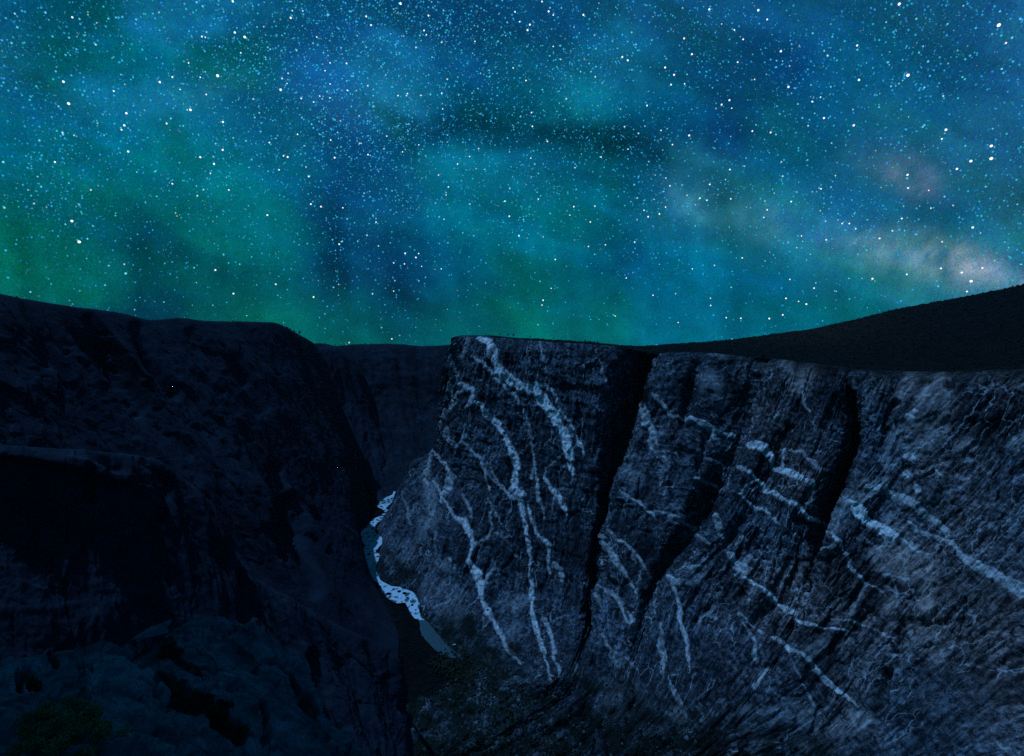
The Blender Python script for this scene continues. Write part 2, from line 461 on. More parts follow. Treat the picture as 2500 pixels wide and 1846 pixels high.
vein('B',.7,(1050,270,12),(1100,340,12),(1150,400,20),(1220,440,60),(1270,540,55),(1300,600,25),(1310,650,20),(1290,710,20),(1260,800,35),(1300,850,50),(1340,930,80),(1370,1020,60),(1375,1100,40),(1380,1160,20),(1410,1230,35),(1430,1290,60),(1470,1350,30),(1530,1430,25),(1570,1520,30),(1620,1600,30),(1650,1650,20))
vein('B',.5,(1480,380,12),(1470,520,12),(1420,610,15),(1360,640,30),(1320,660,20))
vein('B',.4,(1460,270,15),(1510,370,15),(1560,470,12))
vein('B',.35,(1490,560,12),(1580,600,15),(1650,610,12))
vein('B',.5,(1220,220,10),(1260,310,18),(1290,420,15))
vein('B',.3,(980,560,15),(970,700,12))
vein('B',.25,(690,200,10),(730,350,15),(740,480,15))
vein('B',.5,(1100,810,20),(1120,860,20))
vein('B',.4,(1520,880,20),(1430,930,25),(1390,1020,15))
vein('B',.4,(1690,760,22),(1710,765,22))
vein('B',.4,(1930,1330,12),(1990,1450,14),(2020,1560,14),(2060,1650,14))
vein('B',.3,(1390,1330,12),(1400,1400,12))
vein('H',.6,(150,0,30),(190,90,50),(240,180,40),(280,270,30),(340,350,35),(390,440,30),(430,500,40),(490,600,30),(560,650,15))
vein('H',.55,(670,0,25),(690,180,25),(715,280,35),(740,350,30),(770,430,20),(800,540,15),(840,660,15),(860,750,15),(890,840,30),(915,890,20))
vein('H',.5,(820,150,20),(860,280,20),(890,400,30),(940,520,40),(900,560,25),(970,680,25),(990,790,25),(1020,880,25),(1050,940,30))
vein('H',.4,(1150,640,30),(1180,760,20))
vein('C',.5,(735,620,30),(790,680,45),(830,740,25),(860,800,25),(900,820,20),(970,805,20))
vein('C',.6,(1000,810,30),(1080,850,50),(1160,880,45),(1240,915,45),(1330,945,35),(1430,985,20))
vein('C',.5,(1240,930,50),(1270,1010,30))
vein('C',.5,(620,700,50),(650,800,80),(660,860,80),(700,910,40),(720,960,60),(690,1010,40),(700,1090,25),(740,1140,20))
vein('C',.45,(740,980,25),(760,1050,20))
vein('C',.5,(440,1490,25),(500,1530,25),(570,1575,20),(640,1640,20))
vein('C',.9,(1580,1070,40),(1650,1080,70),(1720,1110,70),(1780,1160,50),(1770,1230,30),(1830,1270,40),(1900,1290,60),(1980,1330,70),(2060,1380,40),(2150,1400,30))
vein('C',.6,(1900,1080,25),(1885,1180,22),(1880,1260,20))
vein('C',.45,(1950,1105,20),(2060,1130,30),(2150,1200,40),(2190,1290,40))
vein('C',.8,(1500,1270,25),(1570,1310,25),(1650,1360,25),(1700,1400,30),(1720,1460,35),(1800,1500,35),(1880,1560,35),(1960,1590,35),(2030,1620,40),(2100,1680,35),(2190,1720,30),(2260,1790,26))
vein('C',.5,(1620,1380,12),(1560,1430,15),(1510,1470,12))
vein('C',.5,(1690,1400,12),(1600,1450,12),(1510,1470,10))
vein('C',.35,(1740,1440,40),(1760,1360,30))
vein('C',.4,(1100,1350,30),(1160,1380,25),(1260,1410,25))
vein('C',.45,(1180,1160,15),(1250,1190,20),(1320,1220,12))
vein('C',.5,(1500,1520,15),(1580,1580,20),(1660,1620,20),(1720,1640,20))
vein('C',.5,(2055,550,25),(2060,640,22),(2080,720,18),(2120,770,15))
vein('C',.4,(1770,820,20),(1850,790,20))
vein('C',.3,(650,550,10),(700,540,10))
vein('C',.3,(1130,1090,25),(1130,1160,20))
vein('F',.55,(620,15,15),(690,70,25),(760,110,18),(830,170,20),(900,210,25),(920,240,15))
vein('F',.35,(920,185,15),(1040,185,15))
vein('F',.5,(1060,220,40),(1120,250,20),(1180,290,25),(1230,320,35),(1290,315,12))
vein('F',.5,(520,350,15),(570,420,20),(650,480,25),(710,530,20),(760,590,15),(800,650,15),(830,690,15))
vein('F',.45,(490,400,20),(510,520,60),(570,620,60),(630,720,45),(680,810,30),(715,860,20))
vein('F',.5,(440,860,15),(480,900,22),(560,950,22),(610,1010,35),(650,1080,60),(690,1150,60),(710,1190,30))
vein('F',.3,(430,950,15),(440,1050,12))
vein('F',.6,(1070,800,40),(1100,880,30),(1120,980,22),(1140,1080,28),(1140,1180,35),(1170,1270,25),(1190,1330,30),(1195,1450,28),(1210,1550,18),(1215,1640,15))
vein('F',.35,(1100,830,60),(1220,840,40))
vein('F',.65,(1670,40,12),(1740,100,18),(1810,135,30),(1880,180,20),(1960,230,20),(2010,280,15))
vein('F',.5,(2100,340,12),(2190,400,12),(2270,460,12))
vein('F',.45,(1480,240,40),(1500,330,70),(1520,420,30))
vein('F',.45,(1290,400,20),(1340,440,20),(1410,480,15))
vein('F',.55,(1580,560,30),(1630,650,80),(1700,700,110),(1680,770,50))
vein('F',.45,(1690,420,40),(1660,470,30))
vein('F',.45,(1760,600,50),(1720,640,30))
vein('F',.75,(1640,780,20),(1750,800,25),(1830,860,20),(1900,890,30),(1950,930,40),(2000,970,25))
vein('F',.45,(1810,870,14),(1770,930,14),(1755,1020,14))
vein('F',.35,(1100,720,14),(1160,690,20),(1200,660,15))
vein('F',.4,(1220,710,20),(1290,690,25),(1370,680,15))
vein('F',.35,(1330,630,12),(1400,620,12))
vein('F',.4,(1480,940,25),(1440,1030,40),(1390,1110,25),(1310,1170,15))
vein('F',.7,(2030,1000,40),(2100,1060,60),(2150,1100,30))
vein('F',.5,(1660,1110,12),(1730,1140,14),(1800,1200,16))
vein('F',.5,(1820,1225,14),(1880,1260,14))
vein('F',.45,(1700,1180,15),(1770,1270,20))
vein('F',.5,(1800,1300,30),(1820,1360,30),(1810,1460,30))
vein('F',.35,(450,1300,15),(490,1390,20),(560,1460,14))
vein('F',.35,(640,1500,12),(720,1590,12))
vein('F',.4,(980,1180,15),(980,1280,20),(960,1380,60),(1000,1500,50),(980,1620,40))
vein('G',1.0,(630,300,30),(700,340,90),(760,420,80),(830,480,70),(920,520,90),(1000,570,80),(1070,610,60))
vein('G',.5,(1070,610,40),(1150,660,30),(1240,720,35),(1280,760,25))
vein('G',.5,(970,200,40),(1080,220,50),(1200,300,80),(1290,370,60),(1390,440,50),(1480,510,50),(1530,580,40))
vein('G',.55,(1160,480,20),(1250,540,30),(1350,590,30),(1470,620,45),(1580,660,40),(1640,770,40),(1720,830,80),(1820,900,90),(1950,940,90),(2080,1010,100),(2200,1080,130),(2400,1180,130))
vein('G',.6,(460,540,18),(500,600,28),(550,660,28),(580,720,18),(640,780,20),(640,860,14),(700,920,14),(770,980,14),(850,1040,12),(950,1110,10))
vein('G',.4,(770,590,10),(850,650,12),(920,700,10))
vein('G',.3,(960,640,14),(880,710,12),(840,780,12))
vein('G',.45,(830,900,10),(960,910,10))
vein('G',.4,(960,960,40),(1060,960,20),(1200,990,20))
vein('G',.35,(1030,990,14),(1070,1100,14),(1060,1250,14))
vein('G',.35,(800,1000,25),(740,1090,25),(690,1180,20),(650,1300,20))
vein('G',.75,(160,1345,14),(250,1360,18),(350,1390,18),(450,1410,14),(540,1425,10),(630,1430,10))
vein('G',.5,(490,1330,8),(680,1345,10),(800,1390,10),(900,1430,12),(1050,1500,10))
vein('G',.4,(280,1220,10),(500,1220,10))
vein('G',.4,(260,1300,10),(350,1300,10))
vein('G',.35,(635,1150,25),(640,1200,20))
vein('G',.5,(410,720,20),(520,700,10))
vein('G',.5,(800,140,40),(880,150,60))
vein('G',.45,(1240,150,60),(1250,200,60))
vein('G',.4,(1600,1330,20),(1650,1290,20))
vein('G',.35,(2080,700,12),(2150,740,12))
vein('E',.6,(1170,1000,60),(1230,950,50))
vein('E',.6,(1160,1350,70),(1200,1345,70))
vein('E',.55,(1150,1500,80),(1180,1510,60))
vein('E',.5,(980,1450,12),(1040,1415,15),(1100,1400,12))
vein('E',.5,(1300,1480,30),(1370,1440,25),(1450,1400,15),(1510,1390,12))
vein('E',.5,(1420,1470,30),(1470,1520,25))
vein('E',.35,(660,1000,12),(710,1000,14),(760,1050,12))
vein('E',.45,(900,1095,35),(920,1080,35))
vein('E',.35,(1600,1500,20),(1710,1550,20))
vein('I',.8,(1020,440,20),(1040,470,35),(1140,520,20),(1220,560,35),(1320,610,25),(1380,670,30),(1450,750,35),(1520,830,40),(1590,900,55),(1680,970,45),(1780,1050,30),(1850,1110,20),(1890,1160,15))
vein('I',.5,(1330,930,14),(1380,1010,14),(1420,1080,20),(1460,1150,25))
vein('I',.35,(1230,680,12),(1270,780,12),(1310,870,20))
vein('I',.45,(670,1470,12),(680,1560,14),(690,1640,14))
vein('I',.4,(750,1310,10),(850,1330,12))
vein('I',.4,(1000,970,10),(1080,1030,12),(1150,1080,12))
vein('I',.5,(1020,740,14),(930,810,30),(890,880,30),(830,960,25))
vein('I',.4,(0,950,30),(50,1050,60),(100,1130,40))
vein('I',.35,(20,1480,12),(60,1650,12))
PT = []
def patch(f, inten, *pts):
    PT.append((inten, conv(f, pts)))
patch('B',.45,(910,20,30),(920,150,30),(930,300,30),(950,400,40),(900,480,90),(860,560,50))
patch('B',.28,(850,600,40),(750,700,50),(700,830,40))
patch('B',.35,(1030,830,90),(1060,850,60))
patch('B',.4,(1700,1200,90),(1760,1150,50))
patch('B',.3,(1600,1200,40),(1560,1230,40))
patch('B',.3,(1700,1400,40),(1620,1500,30))
patch('B',.22,(950,1080,200),(1100,1150,250),(1150,1300,150))
patch('C',.4,(1300,470,70),(1310,600,50),(1270,720,50))
patch('C',.35,(1230,420,40),(1180,520,30))
patch('C',.5,(1915,290,60),(1940,380,40))
patch('C',.25,(500,1150,90),(480,1300,90),(560,1350,100))
patch('F',.3,(1300,780,30),(1330,770,30))
patch('F',.3,(560,1530,40),(600,1560,50))
patch('G',.55,(1110,750,90),(1090,850,80),(1130,940,40))
patch('G',.5,(1340,800,50),(1370,950,60),(1340,1080,90),(1330,1200,80),(1370,1290,60))
patch('G',.4,(990,1200,50),(1010,1190,40))
patch('G',.55,(820,220,40),(740,250,40),(600,270,50),(560,380,40),(520,480,40))  # pale rock; the lower end paints in a moonlit edge
patch('G',.25,(1250,1450,150),(1450,1450,120),(1400,1600,150))
patch('G',.3,(350,1560,100),(300,1600,100))
patch('G',.3,(560,1200,30),(580,1180,30))
patch('G',.35,(900,760,160),(1200,880,220),(1000,450,100))
patch('E',.55,(1480,620,40),(1380,700,50),(1300,800,40),(1260,880,15))
patch('E',.45,(1200,570,40),(1160,720,40),(1090,830,30))
patch('E',.5,(80,490,50),(100,570,30))
patch('E',.25,(830,780,30),(810,900,70),(850,960,70))
patch('E',.5,(980,1290,30),(950,1370,50),(970,1430,40))
patch('E',.45,(1000,1200,40),(1080,1150,30),(1200,1080,20))
patch('E',.45,(2130,1230,90),(2200,1190,80))
patch('E',.35,(1650,1250,40),(1700,1220,20))
patch('E',.5,(830,1600,90),(900,1590,60))
patch('E',.28,(1350,1050,350),(1500,850,200),(1250,1200,250))
patch('E',.3,(250,620,150),(200,700,150))
patch('I',.5,(730,1210,40),(850,1210,40),(950,1210,70),(1060,1230,100),(1150,1230,70))
patch('I',.45,(1180,1200,120),(1400,1220,130),(1420,1330,80))
patch('I',.45,(1290,1430,60),(1290,1500,60),(1340,1590,80))
patch('I',.5,(1900,1310,110),(1990,1290,70))
patch('I',.3,(1640,1370,100),(1700,1400,100))
patch('I',.4,(50,1220,80),(80,1260,60))
patch('I',.2,(800,1400,150),(900,1500,150))
patch('H',.28,(1450,900,180),(1550,1050,250),(1500,1150,200))
CR = []
def crack(f, depth, *pts):
    CR.append((depth, conv(f, pts)))
crack('C',28,(1110,290,30),(1060,520,60),(1000,750,40),(975,860,20))
crack('C',14,(1200,950,15),(1170,1080,20),(1130,1250,20))
crack('C',10,(490,230,10),(450,500,30),(440,700,60))
crack('C',12,(1950,900,40),(1850,1050,40))
crack('E',16,(1060,870,30),(950,1100,40))
crack('E',14,(1545,560,20),(1540,710,25))
crack('G',12,(1120,1330,10),(1300,1360,14),(1500,1380,10))
crack('G',16,(1110,1370,16),(1060,1600,20))
crack('I',34,(2190,800,36),(2120,1150,50),(2050,1650,70))
crack('I',10,(1510,1180,16),(1450,1390,16))
crack('I',20,(640,1200,80),(500,1400,120),(300,1650,120))
crack('I',22,(880,650,60),(760,800,140),(620,1000,100))
crack('I',14,(1120,60,12),(1000,130,25),(820,250,12))
crack('I',10,(430,120,20),(200,350,20))
crack('A',8,(820,950,20),(810,1080,25),(780,1200,15))
crack('A',6,(1460,700,10),(1420,800,14),(1400,900,10))
crack('A',7,(1240,630,8),(1225,680,8))
crack('H',14,(1250,1240,20),(1360,1290,30),(1450,1330,20))
crack('H',14,(1560,1310,25),(1660,1170,20),(1780,1000,16))
crack('H',14,(1800,930,16),(1750,1100,20),(1740,1300,14))
crack('H',20,(1360,640,60),(1550,720,50),(1700,820,30))
crack('F',10,(1580,480,40),(1640,330,40),(1730,230,20))
crack('G',10,(620,1300,14),(740,1020,14))
crack('G',10,(440,900,12),(330,1100,16))
crack('G',14,(210,820,20),(120,1000,30),(60,1100,20))
crack('G',9,(1660,1180,14),(1560,1340,20))

def build_wall():
    px, py, P, s, t, tu, tv = sheet(wall_cols, 'D', 2.0, 2.0, smooth_u=3)
    nu, nv = px.shape
    v = np.arange(nv)[None, :] + np.zeros((nu, 1))
    n = normals(P)
    if n[nu // 2, nv // 2, 1] > 0: n = -n
    # taper: nothing moves at the rim or along the river
    tap = np.clip((v - tv[1]) / 26, 0, 1)
    xr = np.interp(np.arange(nu), tu, np.arange(len(tu)))
    lowkeep = np.where(xr < 9.2, 0.0, 1.0)[:, None]
    foot = np.clip((tv[5] - v) / 110.0, 0, 1)
    tap = tap * np.maximum(foot, 0.42 * lowkeep * np.clip((tv[6] - v) / 12.0, 0.15, 1))
    # streak direction leans over towards the right-hand end of the cliff
    lean = np.interp(xr, [0, 16, 19, 24], [0.0, 0.05, 0.35, 1.0])[:, None]
    st = np.stack([s + lean * t * 0.9, t - lean * s * 0.15, 0 * s], -1)
    q = np.stack([st[..., 0] / 75, st[..., 1] / 420, 0 * s], -1)
    d = 13 * ridged(q, 3, 3)
    q = np.stack([st[..., 0] / 26, st[..., 1] / 120, 0 * s + 4], -1)
    d += 6.5 * fbm(q, 4, 11)
    d += 5.0 * fbm(P / 34.0, 5, 23, 0.6)
    q = np.stack([st[..., 0] / 8, st[..., 1] / 22, 0 * s + 9], -1)
    d += 1.0 * (1 - 2 * np.abs(fbm(q, 3, 31)))
    wp = 6 * fbm(P / 20, 3, 61)
    d += 3.6 * cells(np.stack([(st[..., 0] + wp) / 30, (st[..., 1] + wp) / 75, 0 * s], -1), 71, 1.6)
    d += 1.7 * cells(np.stack([(st[..., 0] + wp) / 10, (st[..., 1] - wp) / 22, 0 * s + 5], -1), 72, 1.6)
    # blocky ledges
    low = np.clip((v - tv[5]) / 40, 0, 1) * np.where(xr > 9.2, 1, 0)[:, None]
    d += low * (14 * fbm(P / 60, 4, 45) + 8 * cells(P / 22, 46, 1.7))
    led = fbm(np.stack([s / 60, t / 16, 0 * s + 2], -1), 2, 41)
    d += 2.2 * np.clip(led * 3, -1, 1)
    jx = 5 * fbm(np.stack([px / 30, py / 30, 0 * px], -1), 3, 51); jy = 5 * fbm(np.stack([px / 30, py / 30, 0 * px + 7], -1), 3, 52)
    jx2 = 2.2 * fbm(np.stack([px / 7, py / 7, 0 * px], -1), 2, 53); jy2 = 2.2 * fbm(np.stack([px / 7, py / 7, 0 * px + 7], -1), 2, 54)
    X, Yp = px + jx + jx2, py + jy + jy2
    d *= 1 - .22 * np.clip((px - 1500) / 500, 0, 1)
    for dep, poly in CR:
        sd = seg_dist(X, Yp, poly, 22)
        d -= dep * np.exp(-np.clip(sd, 0, 50) ** 2 / 55.0) * np.where(sd < 30, 1, 0)
    sd = np.full(px.shape, 60.0); vint = np.zeros(px.shape)
    for inten, poly in V:
        a = seg_dist(X, Yp, poly, 30)
        k = a < sd
        vint[k] = inten; sd[k] = a[k]
    sd = np.where(v > tv[5] + 4, 60.0, sd)
    d += 1.5 * np.clip(.5 - sd / 4, 0, 1) * (vint > .35)         # the dykes stand a little proud
    Pd = P + n * (d * tap)[..., None]
    pa = np.zeros(px.shape)
    for inten, poly in PT:
        a = seg_dist(X, Yp, poly, 34)
        pa = np.maximum(pa, 1.0 * inten * np.clip(1 - a / 20.0, 0, 1) * np.clip(1 - a / 34.0, 0, 1))
    # a little more pale rock towards the right end
    pa = np.clip(pa + 0.05 * np.clip((px - 1900) / 500, 0, 1) * np.clip((py - 980) / 200, 0, 1), 0, 1)
    # scrub on the talus at the cliff foot
    veg = np.clip((v - tv[5] + 25) / 45, 0, 1) * np.clip((xr[:, None] - 8.0) / 0.6, 0, 1)
    wob = fbm(np.stack([px / 45, py / 45, 0 * px + 3], -1), 4, 77)
    a = seg_dist(px, py, conv('B', [(1000, 1480, 150), (1250, 1560, 300), (1420, 1700, 360), (1600, 1900, 300)]), 70)
    veg = np.maximum(veg, np.clip(1 - (a + 60 * wob) / 45, 0, 1))
    a = seg_dist(px, py, conv('B', [(560, 850, 130), (640, 940, 150), (760, 1040, 60)]), 60)
    veg = np.maximum(veg, 0.85 * np.clip(1 - (a + 40 * wob) / 40, 0, 1))
    # dark scrub fringe just under the rim at the right
    fringe = np.clip(1 - (v - tv[1]) / (18 + 22 * np.clip((px - 1500) / 700, 0, 1) + 40 * wob), 0, 1) * np.clip((px - 1380) / 150, 0, 1)
    veg = np.clip(np.maximum(veg * np.clip(.75 + 1.3 * fbm(np.stack([px / 28, py / 28, 0 * px + 31], -1), 4, 78), 0, 1), 0.9 * fringe), 0, 1)
    me = mesh_np('cliff', Pd, grid_faces(nu, nv), None,
                 {'sd': sd.ravel(), 'vint': vint.ravel(), 'patch': pa.ravel(), 'veg': veg.ravel(), 'warm': np.clip((px - 1450) / 500, 0, 1).ravel(), 'st': st.reshape(-1, 3)})
    o = link('painted_cliff', me, M_WALL)
    tag(o, 'tall dark cliff laced with pale branching dykes above the river', 'cliff', kind='structure')
    return Pd, px, py
wallP, wall_px, wall_py = build_wall()

# ------------------------------------------------------------------ plateau above the cliff
plat_cols = [
 [(985,740,1690),(985,740,1695),(985,741,2100),(985,760,2500)],
 [(1004,736,1648),(1004,735,1655),(1004,735,2100),(1004,748,2500)],
 [(1060,736,1558),(1060,735,1565),(1060,734,2000),(1060,748,2500)],
 [(1120,741,1478),(1120,740,1485),(1120,738,1900),(1120,750,2500)],
 [(1200,748,1418),(1200,747,1425),(1200,744,1900),(1200,756,2500)],
 [(1290,753,1358),(1290,752,1366),(1290,750,1900),(1290,762,2600)],
 [(1345,758,1338),(1345,757,1346),(1345,755,1900),(1345,766,2600)],
 [(1400,768,1352),(1400,767,1360),(1400,757,1950),(1400,768,2600)],
 [(1445,774,1328),(1445,772,1338),(1440,755,2000),(1440,767,2700)],
 [(1500,771,1288),(1500,769,1298),(1500,751,2000),(1500,764,2700)],
 [(1600,777,1238),(1600,775,1248),(1600,742,2000),(1600,756,2700)],
 [(1703,787,1198),(1703,785,1208),(1700,730,2000),(1700,748,2700)],
 [(1800,798,1135),(1800,796,1145),(1800,714,1950),(1800,738,2700)],
 [(1862,808,1092),(1862,806,1103),(1862,700,1900),(1865,728,2700)],
 [(1960,814,1037),(1960,812,1048),(1970,674,1850),(1975,706,2700)],
 [(2100,814,957),(2100,812,968),(2110,648,1750),(2115,684,2600)],
 [(2237,808,897),(2237,806,908),(2245,621,1650),(2255,660,2500)],
 [(2500,802,797),(2500,800,808),(2550,555,1500),(2560,600,2300)],
]
def build_plateau():
    px, py, P, s, t, tu, tv = sheet(plat_cols, 'D', 5, 4)
    nu, nv = px.shape
    v = np.arange(nv)[None, :] + np.zeros((nu, 1))
    tap = np.clip((v - tv[1]) / 25, 0, 1)
    z = 5.0 * fbm(P / 90.0, 5, 5) + 2.0 * fbm(P / 14.0, 3, 6)
    P = P.copy(); P[..., 2] += z * tap
    ridge_glow = np.exp(-((px - 1990) / 190) ** 2) * np.clip((v - tv[1]) / np.maximum(tv[2] - tv[1], 1) * 1.6 - .55, 0, 1)  # warm glow along the ridge, painted as brown ground near the crest
    me = mesh_np('plateau', P, grid_faces(nu, nv), None, {'ridge_glow': ridge_glow.ravel()})
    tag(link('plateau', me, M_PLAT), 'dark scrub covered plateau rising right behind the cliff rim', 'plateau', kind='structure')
    return P, px, py, tv
platP, plat_px, plat_py, plat_tv = build_plateau()

# ------------------------------------------------------------------ left wall, near buttress, far wall
left_cols = [
 [(-330,600,900),(-300,560,620),(-200,800,600),(-100,1050,580),(60,1350,550),(420,1700,520),(520,2000,500)],
 [(-10,655,1050),(0,642,760),(130,850,740),(280,1060,710),(480,1350,670),(640,1560,640),(760,1700,'-600')],
 [(60,668,1120),(70,656,830),(200,860,810),(340,1060,790),(540,1320,750),(680,1480,725),(800,1620,'-600')],
 [(135,675,1200),(140,667,900),(280,870,880),(430,1080,850),(620,1330,820),(720,1420,800),(790,1520,'-600')],
 [(270,698,1300),(275,686,980),(430,900,960),(570,1110,930),(730,1330,890),(790,1410,875),(850,1475,'-600')],
 [(315,708,1400),(330,699,1060),(480,890,1050),(620,1100,1020),(770,1310,985),(825,1355,985),(872,1400,'-600')],
 [(385,705,1480),(392,695,1130),(530,880,1120),(660,1080,1095),(785,1270,1070),(818,1310,1070),(856,1352,'-600')],
 [(440,709,1560),(445,701,1210),(570,880,1200),(690,1070,1185),(790,1215,1170),(808,1258,1165),(831,1300,'-600')],
 [(585,713,1960),(592,704,1600),(670,860,1540),(735,1015,1480),(772,1120,1430),(778,1165,1405),(788,1212,'-600')],
 [(650,737,2200),(655,732,1860),(705,870,1790),(750,1010,1690),(768,1095,1610),(774,1135,1580),(780,1176,'-600')],
 [(690,765,2400),(690,757,2080),(735,880,2010),(772,1005,1880),(792,1075,1770),(800,1108,1720),(812,1137,'-600')],
 [(690,800,2550),(688,780,2300),(730,900,2200),(768,1020,2020),(796,1080,1900),(808,1098,1880),(820,1112,1870)],
]
near_cols = [
 [(-220,990,480),(-200,955,330),(-200,1250,310),(-200,1500,290),(-200,1800,270),(-200,2200,250)],
 [(-10,1000,500),(0,972,350),(20,1200,330),(40,1450,305),(60,1750,285),(60,2200,260)],
 [(190,1015,540),(200,985,380),(220,1200,355),(250,1450,330),(280,1750,305),(300,2200,280)],
 [(325,1030,580),(330,1000,420),(370,1200,390),(420,1450,360),(480,1750,330),(500,2200,300)],
 [(445,1122,610),(450,1092,450),(490,1260,420),(550,1480,385),(620,1750,350),(640,2200,320)],
 [(520,1262,610),(530,1238,462),(590,1380,430),(660,1550,400),(720,1750,365),(740,2200,335)],
 [(670,1358,640),(680,1335,490),(720,1450,460),(770,1590,430),(810,1750,395),(820,2200,365)],
 [(830,1432,660),(840,1410,520),(862,1500,490),(868,1620,455),(873,1750,420),(880,2200,395)],
 [(858,1442,680),(868,1421,532),(884,1520,502),(892,1620,467),(896,1750,432),(905,2200,405)],
 [(840,1460,760),(850,1440,660),(868,1540,640),(878,1640,610),(884,1760,580),(890,2200,560)],
]
far_cols = [
 [(540,770,3600),(540,762,2650),(600,900,2500),(690,1040,2330),(760,1150,2150)],
 [(640,765,3700),(640,759,2750),(690,900,2580),(760,1020,2380),(815,1105,2080)],
 [(700,757,3800),(700,750,2820),(745,900,2560),(795,1015,2260),(838,1090,'-602')],
 [(735,762,3800),(738,756,2850),(775,900,2560),(815,1005,2250),(848,1083,'-602')],
 [(765,759,3800),(765,753,2880),(800,890,2580),(835,995,2270),(858,1078,'-602')],
 [(850,757,3900),(850,751,2900),(865,880,2600),(882,980,2290),(886,1080,'-602')],
 [(930,761,3900),(930,756,2900),(935,890,2600),(945,990,2290),(945,1085,'-602')],
 [(1010,757,3900),(1010,752,2900),(1010,900,2600),(1010,1000,2300),(1010,1090,'-602')],
 [(1150,765,3900),(1150,759,2800),(1150,900,2500),(1150,1000,2250),(1150,1095,'-602')],
]
spur_cols = [
 [(680,790,2560),(685,772,2380),(728,890,2270),(782,1010,2110),(806,1062,1990),(820,1100,1860)],
 [(700,775,2680),(703,758,2440),(750,885,2320),(801,1010,2130),(826,1062,2010),(838,1100,'-602')],
 [(722,772,2780),(727,757,2500),(774,888,2370),(822,1015,2170),(842,1060,2060),(850,1094,'-602')],
 [(752,785,2860),(757,770,2580),(800,895,2430),(842,1020,2210),(854,1055,2110),(860,1082,'-602')],
 [(775,812,3000),(783,800,2720),(826,918,2560),(860,1030,2330),(866,1058,2210),(871,1078,2100)],
]
def build_side(name, cols, mat, label, amp, sc, du, seed, foot=60, extra=None, rimrows=12, rough=1.0):
    px, py, P, s, t, tu, tv = sheet(cols, 'D', du, du, smooth_u=2)
    nu, nv = px.shape
    v = np.arange(nv)[None, :] + np.zeros((nu, 1))
    n = normals(P)
    if n[nu // 2, nv // 2, 1] > 0: n = -n
    tap = np.clip((v - tv[1]) / rimrows, 0.0, 1)
    if foot: tap = tap * np.clip((tv[-1] - v) / foot, 0, 1)
    d = amp * ridged(np.stack([s / sc, t / (sc * 5.0), 0 * s], -1), 4, seed)
    d += 0.55 * rough * amp * fbm(np.stack([s / (sc * .4), t / (sc * 3.0), 0 * s + 3], -1), 4, seed + 5)
    d += 0.28 * rough * amp * fbm(P / (sc * .45), 5, seed + 9, 0.6)
    led = fbm(np.stack([s / sc, t / (sc * .22) + s / (sc * 3), 0 * s + 2], -1), 2, seed + 12)
    d += 0.10 * rough ** 2 * amp * np.clip(led * 3, -1, 1)
    wp = .07 * sc * fbm(P / (sc * .2), 3, seed + 31)
    d += 0.11 * amp * cells(np.stack([(s + wp) / (sc * .34), (t + wp) / (sc * .8), 0 * s], -1), seed + 32, 1.6)
    d += 0.045 * amp * cells(np.stack([(s + wp) / (sc * .12), (t - wp) / (sc * .24), 0 * s + 4], -1), seed + 33, 1.6)
    if extra is not None: d = d + extra(px, py)
    Pd = P + n * (d * tap)[..., None]
    # the skyline keeps its drawn line but gets small rock and scrub bumps
    sky = np.exp(-((v - tv[1]) / 5.0) ** 2)
    Pd[..., 2] += sky * 0.0011 * P[..., 1] * fbm(np.stack([px / 9, 0 * px, 0 * px + seed], -1), 4, seed + 20)
    o = link(name, mesh_np(name, Pd, grid_faces(nu, nv)), mat)
    tag(o, label, 'cliff', kind='structure')
    return Pd, px, py
def near_extra(px, py):
    d = 0
    for f, dep, pts in (('N', -7, [(0, 30, 60), (350, 60, 50), (700, 150, 50), (1100, 260, 30)]), ('N', 9, [(800, 200, 40), (820, 420, 60)]),
                        ('N', 8, [(1300, 100, 40), (1500, 300, 60), (1450, 600, 60)]), ('O', 8, [(320, 960, 50), (350, 1300, 90)]), ('P', 6, [(1540, 800, 30), (1640, 1000, 50), (1740, 1120, 40)]),
                        ('P', 8, [(700, 600, 90), (820, 1000, 90), (1000, 1350, 60)]), ('P', 5, [(1350, 400, 25), (1480, 680, 25)])):
        sd = seg_dist(px, py, conv(f, pts), 30)
        d = d - dep * np.exp(-np.clip(sd, 0, 60) ** 2 / 90.0)
    return d
def left_extra(px, py):
    d = 0
    for f, dep, pts in (('L', 22, [(820, 350, 30), (900, 500, 60), (1010, 680, 50), (1110, 920, 50), (1250, 1150, 60)]), ('L', 14, [(700, 580, 30), (800, 720, 50), (900, 850, 40)]),
                        ('L', 20, [(1240, 440, 40), (1340, 680, 60), (1450, 900, 60), (1560, 1010, 40)]), ('L', 12, [(350, 600, 30), (410, 760, 30)]),
                        ('L', 14, [(1720, 500, 30), (1770, 620, 30), (2150, 930, 60)]), ('M', 20, [(650, 1450, 70), (680, 1750, 140), (760, 2000, 220)]),
                        ('M', 14, [(250, 500, 40), (420, 800, 50), (500, 920, 40)]), ('O', 24, [(800, 300, 150), (820, 700, 180), (950, 1050, 120)])):
        sd = seg_dist(px, py, conv(f, pts), 40)
        d = d - dep * np.exp(-np.clip(sd, 0, 60) ** 2 / 160.0)
    return d
build_side('left_canyon_wall', left_cols, M_LEFT, 'long unlit canyon wall with slanting ribs on the left', 26, 105, 2.8, 101, foot=110, extra=left_extra, rimrows=60, rough=.36)
build_side('near_buttress', near_cols, M_NEAR, 'dark ledged rock buttress in the lower left before the river', 9, 42, 2.6, 201, foot=0, extra=near_extra, rimrows=20, rough=.7)
build_side('canyon_spur', spur_cols, M_LEFT, 'dark rock spur slanting from the rim to the river bend', 20, 80, 2.6, 501, foot=30, rimrows=25, rough=.6)
